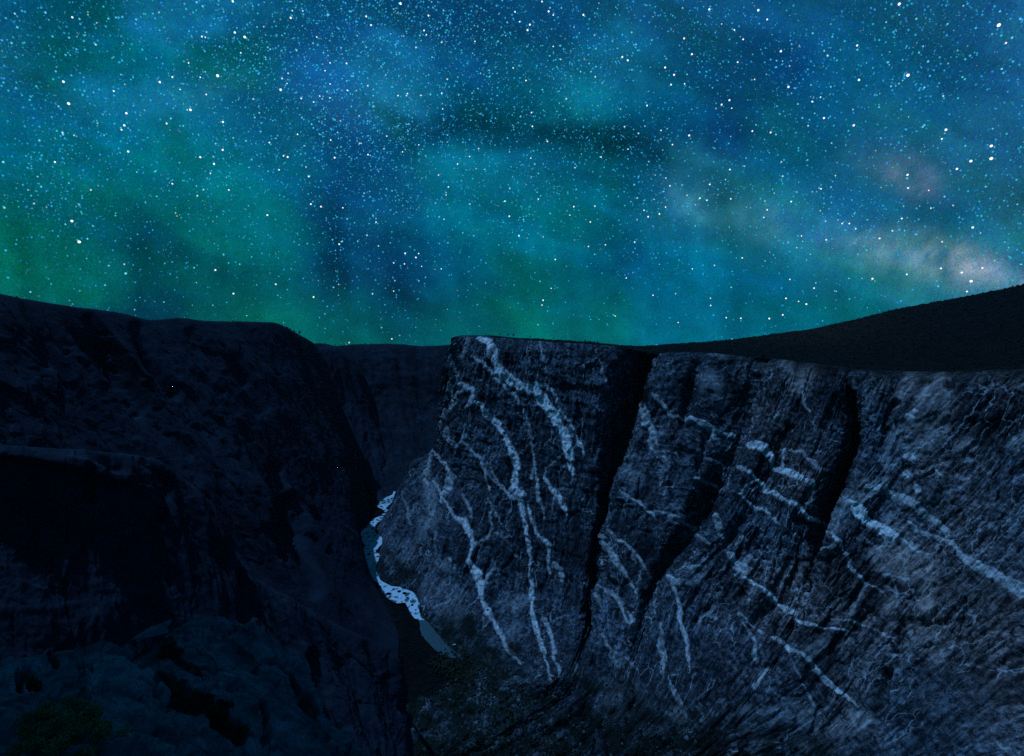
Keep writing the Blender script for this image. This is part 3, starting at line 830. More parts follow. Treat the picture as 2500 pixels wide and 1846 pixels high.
build_side('far_canyon_wall', far_cols, M_FAR, 'distant blue canyon wall beyond the river bend', 42, 190, 3.0, 301, foot=40, rimrows=30)

# ------------------------------------------------------------------ gorge floor and river
def build_floor():
    xs = np.concatenate([np.linspace(-5500, -1500, 12), np.linspace(-1400, 1400, 260), np.linspace(1500, 5500, 12)])
    ys = np.concatenate([np.linspace(-1800, -300, 8), np.linspace(-200, 3200, 300), np.linspace(3300, 8700, 12)])
    X, Y = np.meshgrid(xs, ys, indexing='ij')
    P = np.stack([X, Y, 0 * X], -1)
    P[..., 2] = -602.5 + 1.6 * fbm(P / 22.0, 4, 71) * (np.abs(X) < 1400)
    tag(link('gorge_floor', mesh_np('gorge_floor', P, grid_faces(len(xs), len(ys))), M_FLOOR), 'black gorge floor beside the river', 'ground', kind='structure')
build_floor()

def river_mat():
    m, nt, out = newmat('river_water')
    g = NG(nt)
    pos = g.pos()
    foam = g.attr('foam').outputs['Fac']
    n = g.noise(g.mapping(pos, (1, 0.6, 1)), 0.075, 5, 0.62, 1.4)
    v = g.n('ShaderNodeTexVoronoi', feature='DISTANCE_TO_EDGE'); g.l(g.mapping(pos, (1, .65, 1)), v.inputs['Vector']); v.inputs['Scale'].default_value = 0.06
    lace = g.ramp(g.math('ADD', v.outputs['Distance'], g.math('MULTIPLY', g.math('SUBTRACT', n, 0.5), 0.6)), 0.30, 0.03)
    f = g.ramp(g.math('ADD', foam, g.math('MULTIPLY', g.math('SUBTRACT', lace, 0.55), 0.75)), 0.20, 0.85)
    f = g.math('MULTIPLY', f, g.ramp(foam, 0.0, 0.5))
    b = g.n('ShaderNodeBsdfPrincipled')
    g.l(g.mix(f, c4(0.035, 0.052, 0.055), c4(0.36, 0.43, 0.46)), b.inputs['Base Color'])
    g.l(g.ramp(f, 0, 1, 0.16, 0.9), b.inputs['Roughness'])
    bp = g.n('ShaderNodeBump'); bp.inputs['Strength'].default_value = 0.5; bp.inputs['Distance'].default_value = 1.5
    g.l(g.noise(g.mapping(pos, (1, .5, 1)), 0.16, 4, 0.6), bp.inputs['Height']); g.l(bp.outputs[0], b.inputs['Normal'])
    g.l(b.outputs[0], out.inputs[0])
    return m
# left bank, right bank and foam along the river (frame B), head to pool
river = [((618,140),(640,148),0.35),((605,160),(622,165),0.60),((575,212),(603,215),0.60),((520,235),(596,240),0.40),((470,275),(590,262),0.30),((441,312),(560,300),0.40),((446,322),(522,338),0.70),((480,340),(545,349),0.60),
 ((508,360),(583,358),0.60),((505,375),(560,382),0.60),((480,398),(512,404),0.50),((420,425),(498,430),0.50),((370,455),(440,470),0.48),((325,500),(425,505),0.46),((290,550),(425,540),0.46),((280,590),(445,565),0.50),((283,625),(478,580),0.60),
 ((320,648),(497,610),0.66),((335,665),(494,650),0.68),((322,705),(455,695),0.62),((312,750),(432,722),0.55),((330,795),(468,750),0.50),((350,830),(460,800),0.48),((362,865),(430,850),0.40),((380,910),(440,900),0.25),((400,950),(458,945),0.30),((425,985),(480,985),0.55),
 ((455,1005),(512,1000),0.76),((475,1040),(570,1032),0.80),((492,1075),(650,1040),0.72),((515,1115),(765,1082),0.69),((545,1150),(800,1120),0.67),((612,1186),(820,1165),0.72),((690,1180),(836,1190),0.72),((722,1232),(828,1225),0.70),((745,1285),(822,1262),0.74),((775,1320),(850,1310),0.76),((800,1328),(862,1326),0.64),
 ((815,1340),(880,1338),0.10),((830,1360),(905,1358),0.03),((822,1410),(940,1400),0.00),((840,1470),(985,1455),0.00),((885,1520),(1030,1515),0.00),((950,1590),(1090,1580),0.00),((1010,1650),(1170,1640),0.00),((1090,1695),(1230,1680),0.00),((1170,1720),(1240,1710),0.00)]
def build_river():
    L = np.array([fr('B', *r[0]) for r in river]); R = np.array([fr('B', *r[1]) for r in river]); fo = np.array([r[2] for r in river])
    k = np.concatenate([[0], np.cumsum(np.hypot(*np.diff((L + R) / 2, axis=0).T))])
    q = np.linspace(0, k[-1], 420)
    Li, Ri = np.stack([np.interp(q, k, L[:, i]) for i in (0, 1)], -1), np.stack([np.interp(q, k, R[:, i]) for i in (0, 1)], -1)
    fi = np.interp(q, k, fo)
    a = np.linspace(0, 1, 41)
    G = Li[:, None] * (1 - a)[None, :, None] + Ri[:, None] * a[None, :, None]
    edge = np.minimum(a, 1 - a)[None, :]
    jit = fbm(np.stack([q[:, None] / 7 + 0 * a, 0 * q[:, None] + a * 2, 0 * q[:, None] + 0 * a], -1), 3, 88)
    G[..., 0] += jit * 2.5 * (1 - 2 * edge)
    d = rays(G[..., 0], G[..., 1])
    P = d * (-598.0 / d[..., 2])[..., None]
    foam = fi[:, None] + 0 * a[None]
    br = np.zeros_like(foam)
    for cx, cy, r, s in (('B', (475, 600), 8, .9), ('B', (440, 680), 10, .6), ('B', (590, 205), 8, .4), ('B', (405, 545), 7, .25)):
        x, y = fr(cx, *cy)
        br = np.maximum(br, s * np.exp(-((G[..., 0] - x) ** 2 + (G[..., 1] - y) ** 2) / r ** 2)) if False else br
    for (cx, cy), r, s in (((475, 600), 7, .6), ((440, 680), 8, .5), ((590, 205), 7, .3)):
        x, y = fr('B', cx, cy)
        br = np.maximum(br, s * np.exp(-((G[..., 0] - x) ** 2 + (G[..., 1] - y) ** 2) / r ** 2))
    foam = np.clip(foam + br + .06 * (q < np.interp(26.5, np.arange(len(k)), k))[:, None], 0, 1.3)
    foam = foam * np.clip((edge + .06 * fbm(P / 12.0, 3, 93)) / .10, 0, 1) ** .6
    P[..., 2] += 1.3 * foam * fbm(P / 9.0, 3, 91)
    o = link('river', mesh_np('river', P, grid_faces(len(q), len(a)), None, {'foam': foam.ravel()}), river_mat())
    tag(o, 'narrow river with bright blue white rapids bending through the gorge', 'river', kind='structure')
build_river()

# ------------------------------------------------------------------ rocks
def ico(sub):
    bm_ = __import__('bmesh').new()
    __import__('bmesh').ops.create_icosphere(bm_, subdivisions=sub, radius=1)
    bm_.verts.ensure_lookup_table()
    Vv = np.array([v.co[:] for v in bm_.verts]); Ff = np.array([[v.index for v in f.verts] for f in bm_.faces])
    bm_.free()
    return Vv, Ff
ICO = {k: ico(k) for k in (1, 2, 3, 4, 5)}
def rock_mesh(name, size, seed, sub=4, facets=9, rough=0.10):
    r = np.random.default_rng(seed)
    Vv, Ff = ICO[sub]
    P = Vv * np.array([1.25, 1.25, 1.25])
    for _ in range(facets):                                   # planar fracture faces
        nrm = r.normal(size=3); nrm /= np.linalg.norm(nrm)
        c = r.uniform(0.55, 0.95)
        e = P @ nrm - c
        P = P - np.where(e > 0, e * 0.92, 0)[:, None] * nrm
    P = P * (1 + rough * fbm(Vv * 1.9 + seed, 5, seed)[:, None])
    P = P * np.array(size)
    return mesh_np(name, P, None, Ff)

def boulder(f, x, y, Y, size, seed, label, mat, group=None, z=None, sub=4, name='boulder'):
    sx, sy = fr(f, x, y)
    if z is not None: Y = dist_for_z(sx, sy, z)
    p = at_dist(sx, sy, Y)
    o = link(name, rock_mesh(name, size, seed, sub), mat, None, tuple(float(a) for a in p))
    o.rotation_euler.z = random.uniform(0, 6)
    tag(o, label, name.replace('_', ' '), group)
    return o
boulder('H', 480, 1215, 0, (11, 9, 14), 5, 'large pale heart-shaped block on the dark slope below the cliff', M_BLOCK, z=-588)
boulder('H', 740, 1650, 0, (9, 8, 7), 6, 'rounded grey block cut by the bottom edge below the cliff', M_BLOCK, z=-590)
boulder('H', 425, 1012, 0, (1.9, 1.6, 1.5), 8, 'small pale stone just above the heart-shaped block', M_PALE, z=-594, sub=3)
boulder('H', 1010, 1440, 0, (10, 8, 8), 12, 'squarish blue grey block right of the heart-shaped block', M_BLOCK, z=-580)
boulder('B', 1132, 1560, 0, (3.6, 2.6, 1.8), 14, 'small pale stone on the bank beside the dark pool', M_PALE, z=-597, sub=3)
boulder('B', 470, 1003, 0, (2.6, 2.4, 2.0), 16, 'pale rock at the head of the lower rapids', M_PALE, z=-598, sub=3)
for i, (x, y, r) in enumerate([(548, 1102, 4.5), (640, 1080, 3.8), (690, 1098, 4.2), (715, 1135, 2.6), (760, 1200, 2.6), (600, 1130, 2.0), (790, 1245, 1.8), (745, 1165, 1.7), (372, 745, 5.0), (445, 770, 4.0)]):
    lab = 'dark wet boulder breaking the white foam of the lower rapids' if i < 8 else ('dark boulder in midstream in the upper rapids' if i == 8 else 'dark boulder near the right bank in the upper rapids')
    boulder('B', x, y, 0, (r * 1.3, r, r * .6), 30 + i, lab, M_FLOOR, 'boulders in the rapids', z=-597.4, sub=3)

# ------------------------------------------------------------------ foreground outcrops
slab_cols = [
 [(640,640,28),(650,575,25.5),(760,720,22.5),(860,900,19),(960,1080,16.5)],
 [(740,520,31),(750,470,27),(860,650,23.5),(980,850,19.8),(1120,1080,17)],
 [(850,440,34),(860,390,28),(960,600,24),(1100,850,20),(1260,1080,17.3)],
 [(950,370,35),(960,325,28.5),(1060,560,24.5),(1200,830,20.3),(1370,1080,17.5)],
 [(1060,310,36),(1060,266,29),(1150,520,25),(1280,820,20.6),(1460,1080,17.8)],
 [(1165,296,36),(1165,250,29.4),(1240,510,25.3),(1370,810,21),(1560,1080,18)],
 [(1280,326,36),(1280,278,29.4),(1345,530,25.5),(1480,820,21.2),(1660,1080,18.2)],
 [(1360,330,36),(1362,283,29),(1430,540,25.6),(1560,820,21.4),(1750,1080,18.4)],
 [(1470,400,36),(1480,372,28.6),(1540,590,25.4),(1660,840,21.6),(1840,1080,18.6)],
 [(1560,480,36),(1570,452,28),(1610,630,25.2),(1740,860,21.7),(1920,1080,18.7)],
 [(1615,520,36),(1628,488,27.7),(1668,650,25),(1800,812,22.4),(2010,1080,18.8)],
 [(1600,560,42),(1620,520,37),(1660,700,36),(1790,860,34),(1990,1100,31)],
]
ledge_cols = [
 [(-230,580,24),(-200,520,20),(-200,700,16.5),(-200,860,13.6),(-200,1080,11)],
 [(-30,560,24),(-20,515,20),(-20,700,16.5),(-30,870,13.6),(-40,1080,11)],
 [(50,540,24),(60,488,20),(62,700,16.6),(55,870,13.7),(40,1080,11)],
 [(200,545,24.5),(210,495,20.2),(215,700,16.8),(222,870,13.9),(230,1080,11.2)],
 [(340,515,25),(350,465,20.6),(370,700,17),(385,870,14),(400,1080,11.3)],
 [(480,492,25.5),(485,440,20.9),(525,690,17.2),(545,870,14.2),(565,1080,11.5)],
 [(535,505,25.5),(542,448,20.9),(600,690,17.2),(640,870,14.3),(680,1080,11.6)],
 [(610,540,25.5),(615,482,20.9),(690,700,17.3),(760,870,14.5),(830,1080,11.8)],
 [(690,590,25.5),(700,535,20.9),(800,740,17.5),(890,890,14.8),(990,1080,12)],
 [(770,650,25.5),(785,595,20.9),(910,790,17.6),(1010,930,15),(1130,1080,12.3)],
 [(760,700,29),(780,640,26),(910,840,23),(1010,980,20),(1130,1140,17)],
]
def build_outcrop(name, cols, label, seed, cracks, amp):
    px, py, P, s, t, tu, tv = sheet(cols, 'Q', 1.4, 1.4, smooth_u=2)
    nu, nv = px.shape
    n = normals(P)
    if n[nu // 2, nv // 2, 2] < 0: n = -n
    d = amp * (0.20 * fbm(P / 3.6, 4, seed, 0.45) + 0.07 * ridged(P / 1.1, 4, seed + 4) + 0.05 * fbm(P / 0.22, 3, seed + 8))
    j = fbm(np.stack([px / 12, py / 12, 0 * px], -1), 3, seed + 30) * 4; j2 = fbm(np.stack([px / 12, py / 12, 0 * px + 9], -1), 3, seed + 31) * 4
    for dep, pts in cracks:
        sd = seg_dist(px + j, py + j2, conv('Q', pts), 18)
        d -= 1.6 * dep * np.exp(-np.clip(sd, 0, 40) ** 2 / 20.0)
    wp = .25 * fbm(P / .9, 3, seed + 61)[..., None]
    d += amp * (0.46 * cells((P + wp) / np.array([3.4, 3.4, 2.4]), seed + 71, 2.0) + 0.24 * cells((P + wp) / np.array([1.7, 1.7, 1.2]), seed + 62, 1.7) + 0.07 * cells((P - wp) / .75, seed + 63, 1.7) + .028 * cells((P + wp) / .25, seed + 64, 1.6))
    # bedding steps
    st = np.floor((P[..., 1] * .55 + P[..., 0] * .25 + 0.6 * fbm(P / 2.5, 3, seed + 40)) * 1.0)
    d += amp * 0.10 * np.where(st % 2 == 0, 1, -1)
    v = np.arange(nv)[None, :] + np.zeros((nu, 1))
    d = d * np.where(v < tv[1], 0.5, 1)
    o = link(name, mesh_np(name, P + n * d[..., None], grid_faces(nu, nv)), M_SLAB)
    tag(o, label, 'rock outcrop')
    return P + n * d[..., None], px, py
slabP, slab_px, slab_py = build_outcrop('rock_outcrop', slab_cols, 'broad domed bedrock slab with long cracks, right of the low ledge', 401,
  [(.5, [(1380,545,10),(1440,515,14),(1500,492,20),(1590,490,10)]), (.4, [(1500,492,10),(1530,525,12),(1555,562,8)]), (.6, [(1585,585,12),(1610,640,14),(1650,700,16),(1710,750,10),(1790,805,12),(1860,880,8),(1940,965,8)]),
   (.35, [(1428,705,8),(1445,760,10),(1470,850,8)]), (.3, [(1700,880,16),(1708,882,16)]), (.3, [(1775,930,18),(1785,930,18)]), (.3, [(1000,330,14),(1080,290,16),(1150,275,10)]), (.3, [(960,470,20),(1050,520,14),(1110,560,10)]),
   (.5, [(880,600,50),(1000,680,90),(1150,770,120),(1300,880,90),(1420,960,60)])], .6)
ledgeP, ledge_px, ledge_py = build_outcrop('rock_outcrop', ledge_cols, 'low pale rock ledge in the bottom left corner behind the green shrub', 451,
  [(.35, [(440,520,8),(480,540,10),(500,600,8)]), (.5, [(800,640,12),(830,720,14),(890,780,12)]), (.5, [(140,560,40),(190,620,40)]), (.3, [(280,500,20),(300,520,20)]),
   (.4, [(110,640,20),(90,560,14)]), (.4, [(860,860,10),(1000,930,14),(1090,900,10)])], 0.5)

def stone_on(f, x, y, Y, size, seed, label, name='boulder', mat=None, rot=(0, 0, 0)):
    sx, sy = fr(f, x, y)
    p = at_dist(sx, sy, Y)
    o = link(name, rock_mesh(name, size, seed, 4), mat or M_SLAB, None, tuple(float(a) for a in p))
    o.rotation_euler = rot
    tag(o, label, name.replace('_', ' '))
    return o
stone_on('Q', 690, 425, 26.6, (.42, .4, .28), 61, 'small rounded boulder left of the domed slab, below the pointed flake')
stone_on('Q', 1350, 292, 28.9, (.30, .3, .22), 62, 'small stone perched at the right end of the slab crest')
stone_on('Q', 1290, 288, 28.9, (.22, .2, .16), 63, 'tiny knob of rock on the middle of the slab crest')
stone_on('Q', 1464, 582, 24.9, (.15, .13, .10), 64, 'single pale pebble lying on the slab below the crack', 'stone', M_PALE)
stone_on('Q', 1602, 492, 27.4, (.42, .4, .25), 65, 'blocky boulder at the right edge of the slab above the long crack')
stone_on('Q', 1640, 560, 27.0, (.35, .35, .3), 66, 'dark angular boulder under the right edge of the slab')
stone_on('Q', 490, 455, 20.7, (.40, .35, .2), 67, 'humped rock on the crest of the low bottom left ledge')
def build_flake():
    pts = [(722, 362), (775, 322), (830, 290), (880, 272), (938, 248), (925, 282), (908, 300), (922, 322), (860, 340), (800, 352)]
    n = len(pts)
    Vv, F = [], []
    for k, (dY, inset) in enumerate(((0, .0), (0.25, -.05), (1.3, .06))):
        c = np.mean([fr('Q', *p) for p in pts], axis=0)
        for p in pts:
            x, y = fr('Q', *p)
            x, y = c[0] + (x - c[0]) * (1 - inset), c[1] + (y - c[1]) * (1 - inset)
            Vv.append(at_dist(x, y, 27.3 + dY + 0.004 * (y - c[1]) * -8))
    Vv.append(np.mean(Vv[:n], axis=0) + np.array([0, -.18, .05])); Vv.append(np.mean(Vv[2 * n:3 * n], axis=0))
    T = []
    for i in range(n):
        j = (i + 1) % n
        T.append((3 * n, j, i))
        for a in (0, n):
            T += [(a + i, a + j, a + n + j), (a + i, a + n + j, a + n + i)]
        T.append((3 * n + 1, 2 * n + i, 2 * n + j))
    Vv = np.array(Vv); c = Vv.mean(0)
    me = mesh_np('rock_flake', Vv - c, None, T, smooth=False)
    o = link('rock_flake', me, M_SLAB, None, tuple(c))
    sub = o.modifiers.new('sub', 'SUBSURF'); sub.subdivision_type = 'SIMPLE'; sub.levels = sub.render_levels = 4
    tx = bpy.data.textures.new('flake_rough', 'CLOUDS'); tx.noise_scale = 0.5
    dm = o.modifiers.new('rough', 'DISPLACE'); dm.texture = tx; dm.strength = 0.10; dm.mid_level = 0.5
    tag(o, 'thin pointed slab of rock jutting up at the left end of the domed slab', 'rock')
build_flake()

# ------------------------------------------------------------------ shrubs
def leaf_cloud(centres, radii, n, size, seed, flat=0.0):
    r = np.random.default_rng(seed)
    k = r.integers(0, len(centres), n)
    d = r.normal(size=(n, 3)); d /= np.linalg.norm(d, axis=1, keepdims=True)
    rad = r.uniform(0.35, 1, n) ** 0.6
    P = np.asarray(centres)[k] + d * (rad[:, None] * np.asarray(radii)[k])
    a = r.normal(size=(n, 3)); a /= np.linalg.norm(a, axis=1, keepdims=True)
    b = np.cross(a, r.normal(size=(n, 3))); b /= np.linalg.norm(b, axis=1, keepdims=True)
    s = size * r.uniform(0.6, 1.3, n)[:, None]
    Vv = np.stack([P - a * s, P + b * s * .42, P + a * s, P - b * s * .42], 1).reshape(-1, 3)
    return Vv, np.arange(4 * n).reshape(-1, 4)

def tube(pts, rad, nside=6):
    pts = np.asarray(pts, float)
    Vv, F = [], []
    for i, p in enumerate(pts):
        t = pts[min(i + 1, len(pts) - 1)] - pts[max(i - 1, 0)]
        t /= np.linalg.norm(t) + 1e-9
        u = np.cross(t, [0.3, 0.9, 0.1]); u /= np.linalg.norm(u) + 1e-9
        w = np.cross(t, u)
        for k in range(nside):
            a = 2 * math.pi * k / nside
            Vv.append(p + rad[i] * (math.cos(a) * u + math.sin(a) * w))
    for i in range(len(pts) - 1):
        for k in range(nside):
            F.append((i * nside + k, i * nside + (k + 1) % nside, (i + 1) * nside + (k + 1) % nside, (i + 1) * nside + k))
    return np.array(Vv), np.array(F)

def shrub(f, blobs, Y, label, mat, n, leaf, seed):
    """blobs: (x, y, radius in photo px of frame f, distance offset)"""
    r = np.random.default_rng(seed)
    cs, rs = [], []
    sc = FR[f][2]
    for x, y, rad, dY in blobs:
        cs.append(at_dist(*fr(f, x, y), Y + dY)); m = rad / sc / F0 * (Y + dY) * 1.15
        rs.append([m, m * .9, m * .75])
    cs, rs = np.array(cs), np.array(rs)
    base = cs.mean(0) - np.array([0, 0, rs[:, 2].max() * 1.3])
    root = bpy.data.objects.new('shrub', None); COL.objects.link(root); root.location = base
    tag(root, label, 'shrub')
    root.empty_display_size = .3
    fine = []
    for c, q in zip(cs, rs):                                   # sub-clumps
        for _ in range(9):
            d = r.normal(size=3); d /= np.linalg.norm(d)
            fine.append((c + d * q * .75, q * r.uniform(.28, .5)))
    fc, frd = np.array([a for a, _ in fine]), np.array([b for _, b in fine])
    Vv, Q = leaf_cloud(fc - base, frd, n, leaf, seed)
    link('foliage', mesh_np('foliage', Vv, Q, smooth=False), mat, root)
    SV, SF, off = [], [], 0
    for c, q in zip(fc, frd):
        mid = (c - base) * .5 + r.normal(size=3) * .08
        a, b = tube([np.array([0, 0, -.1]) + r.normal(size=3) * .05, mid, c - base], [.035, .02, .006])
        SV.append(a); SF.append(b + off); off += len(a)
    link('stems', mesh_np('stems', np.concatenate(SV), np.concatenate(SF)), M_WOOD, root)
    return root
shrub('Q', [(220,800,90,0),(330,770,95,.3),(430,790,90,.3),(520,830,80,.2),(300,880,110,-.6),(440,920,120,-.8),(200,930,120,-.8),(600,900,90,-.2),(330,1010,130,-1.6),(520,1020,120,-1.5),(120,1020,110,-1.6)], 13.5,
      'wide green shrub spreading over the low ledge in the bottom left', M_SHRUB, 26000, .035, 81)
shrub('Q', [(930,640,55,0),(1010,690,65,-.3),(1100,740,75,-.8),(1190,790,75,-1.2),(1120,680,40,0),(1220,730,45,-.5),(1280,860,60,-2)], 22.3,
      'dark shrub filling the gap between ledge and domed slab', M_DARKSHRUB, 12000, .05, 82)
shrub('Q', [(925,415,42,0),(965,440,36,0),(900,450,30,0)], 26.2, 'small dark shrub at the upper left corner of the domed slab', M_DARKSHRUB, 4000, .05, 83)
shrub('Q', [(170,590,32,0),(200,620,30,-.2),(130,620,26,-.2),(280,515,18,1.0)], 18.2, 'small dark shrub in a hollow of the low ledge', M_DARKSHRUB, 3000, .045, 84)

# scrub: uncountable bushes over the plateau and along the talus
def blobs(name, pts, rad, mat, label, cat, seed):
    r = np.random.default_rng(seed)
    Vv, Ff = ICO[1]
    n = len(pts)
    jit = 1 + 0.35 * r.normal(size=(n, len(Vv), 1)).clip(-1.5, 1.5)
    sc = np.stack([rad, rad, rad * r.uniform(.6, 1.1, n)], -1)[:, None]
    P = pts[:, None] + Vv[None] * jit * sc
    F = (Ff[None] + (np.arange(n) * len(Vv))[:, None, None]).reshape(-1, 3)
    o = link(name, mesh_np(name, P.reshape(-1, 3), None, F, smooth=False), mat)
    tag(o, label, cat, kind='stuff')
    return o
r = np.random.default_rng(17)
nu, nv = plat_px.shape
ok = np.argwhere((plat_px > 1300) & (plat_px < 2600) & (np.arange(nv)[None] > plat_tv[1] + 1) & (np.arange(nv)[None] < plat_tv[2] + 6))
sel = ok[r.integers(0, len(ok), 15000)]
pp = platP[sel[:, 0], sel[:, 1]] + r.normal(size=(len(sel), 3)) * np.array([4, 4, .3])
rad = r.uniform(1.0, 2.6, len(sel)) * np.clip(pp[:, 1] / 1400, .7, 1.3)
ok = np.argwhere((plat_px > 1400) & (plat_px < 2600) & (np.arange(nv)[None] >= plat_tv[1] - 1) & (np.arange(nv)[None] < plat_tv[1] + 5))
sel = ok[r.integers(0, len(ok), 2600)]
pe = platP[sel[:, 0], sel[:, 1]] + np.stack([r.normal(0, 5, len(sel)), r.normal(-3, 6, len(sel)), r.uniform(-9, .6, len(sel))], -1)
pp = np.concatenate([pp, pe]); rad = np.concatenate([rad, r.uniform(.9, 2.8, len(pe))])
blobs('plateau_scrub', pp, rad, M_SCRUB, 'low dark scrub covering the plateau on the right', 'scrub', 18)
x0, y0 = wall_px, wall_py
edge = np.clip((y0 - 1440 - .9 * (x0 - 1060)) / 160, 0, 1)
mk = (x0 > 970) & (x0 < 1420) & (y0 > 1490 - .8 * np.clip(x0 - 1025, 0, 60)) & (y0 < 1850) & (r.uniform(0, 1, x0.shape) < edge)
mk |= (x0 > 930) & (x0 < 1010) & (y0 > 1370) & (y0 < 1440)
ok = np.argwhere(mk)
sel = ok[r.integers(0, len(ok), 7000)]
pp = wallP[sel[:, 0], sel[:, 1]]
blobs('talus_scrub', pp, r.uniform(.7, 2.1, len(sel)), M_BANK, 'dark green brush on the slope at the foot of the veined cliff', 'brush', 19)
mk = (x0 > 1030) & (x0 < 1700) & (y0 > 1400 + .35 * (x0 - 1030)) & (y0 < 1860)
ok = np.argwhere(mk)
sel = ok[r.integers(0, len(ok), 2600)]
pp = wallP[sel[:, 0], sel[:, 1]]
blobs('scree', pp, .5 + 2.2 * r.power(.35, len(sel)), M_BLOCK, 'loose grey scree scattered over the slope below the veined cliff', 'scree', 24)
# bank brush that hides where the pool runs out of sight
q = np.array([fr('B', a, b) for a, b in [(1230, 1700), (1260, 1730), (1180, 1745), (1120, 1760), (1060, 1740), (1300, 1700), (1340, 1760), (1000, 1690)]])
pts = []
for x, y in q:
    d = rays(x, y); c = d * (-598 / d[2])
    pts.append(c + r.normal(size=(90, 3)) * np.array([9, 14, 1.5]))
pts = np.concatenate(pts); pts[:, 2] = -599 + np.abs(r.normal(size=len(pts))) * 2.2
blobs('river_brush', pts, r.uniform(1.2, 3.0, len(pts)), M_BANK, 'black brush crowding the lower end of the dark pool', 'brush', 20)

# single bushes that show on the skyline
rim = [('L',150,160,905,3.2),('L',228,183,925,3.4),('L',268,190,940,2.8),('L',372,203,985,3.0),('L',520,232,1030,2.0),('L',860,272,1090,2.2),('L',1090,300,1130,2.4),
       ('M',735,172,1660,3.4),('M',765,188,1680,3.2),('M',800,205,1700,3.0),('M',850,212,1715,3.4),('M',1075,322,2830,4.2),('M',1170,333,2840,4.6),('M',1440,320,2890,5),('M',1490,325,2890,4.6),('M',1600,330,2895,5),
       ('A',1250,238,1460,3.6),('A',1298,242,1450,3.6),('A',1180,236,1480,2.6),('A',1450,258,1420,2.6),('A',1660,272,1400,2.6),('A',1940,298,1370,3.0),('A',1050,233,1560,2.4),
       ('C',105,112,1370,3.2),('C',215,122,1360,2.8),('M',60,128,1480,2.6),('M',250,116,1560,2.6)]
rv, rf = leaf_cloud([(0, 0, .3), (.5, .2, .1), (-.5, -.1, .1), (.1, .1, .7), (0, 0, -.5)], [(.7, .7, .55), (.5, .5, .45), (.5, .5, .4), (.4, .4, .4), (.5, .5, .5)], 260, .22, 5)
rim_me = mesh_np('rim_bush', rv, rf, smooth=False)
for i, (f, x, y, Y, s) in enumerate(rim):
    left = f in 'LM' and Y < 2000
    bx, by = fr(f, x, y + (13 if left else 7))
    if left:
        Y = float(np.interp(bx * .8948, [0, 70, 140, 275, 330, 392, 445, 592, 655, 690], [760, 830, 900, 980, 1060, 1130, 1210, 1600, 1860, 2080]))
        s = s * Y / 1150
    p = at_dist(bx, by, Y)
    o = link('rim_bush', rim_me, M_SCRUB, None, tuple(float(a) for a in p))
    o.scale = (s * random.uniform(.8, 1.3), s, s * random.uniform(.7, 1.1)); o.rotation_euler.z = random.uniform(0, 6)
    lab = ('tiny dark bush on the skyline of the left canyon wall' if left else 'tiny dark bush on the far canyon rim' if f == 'M' else 'tiny dark bush on the rim of the veined cliff')
    tag(o, lab, 'bush', 'bushes along the ' + ('left rim' if left else 'far rim' if f == 'M' else 'veined cliff rim'))

# blocker added outside the picture: it keeps the moon off the foreground
def build_moon_blocker():
    a = np.linspace(0, 2 * np.pi, 97); h = np.linspace(0, 1, 50)
    A, Hh = np.meshgrid(a, h, indexing='ij')
    e = (np.abs(np.cos(A)) ** 3 + np.abs(np.sin(A)) ** 3) ** (-1 / 3)
    rr = e * np.where(Hh < .85, 1, np.sqrt(np.clip(1 - ((Hh - .85) / .15) ** 2, 0, 1)))
    P = np.stack([-76 + 30 * rr * np.cos(A), 14 + 25 * rr * np.sin(A), -60 + 185 * Hh], -1)
    P = P + 2.2 * fbm(P / 14, 4, 9)[..., None] * np.stack([np.cos(A), np.sin(A), 0 * A], -1)
    P[-1] = P[0]
    tag(link('moon_blocker', mesh_np('moon_blocker', P, grid_faces(97, 50)), M_NEAR), 'added unseen rock mass blocking moonlight from the foreground', 'hill', kind='structure')
build_moon_blocker()

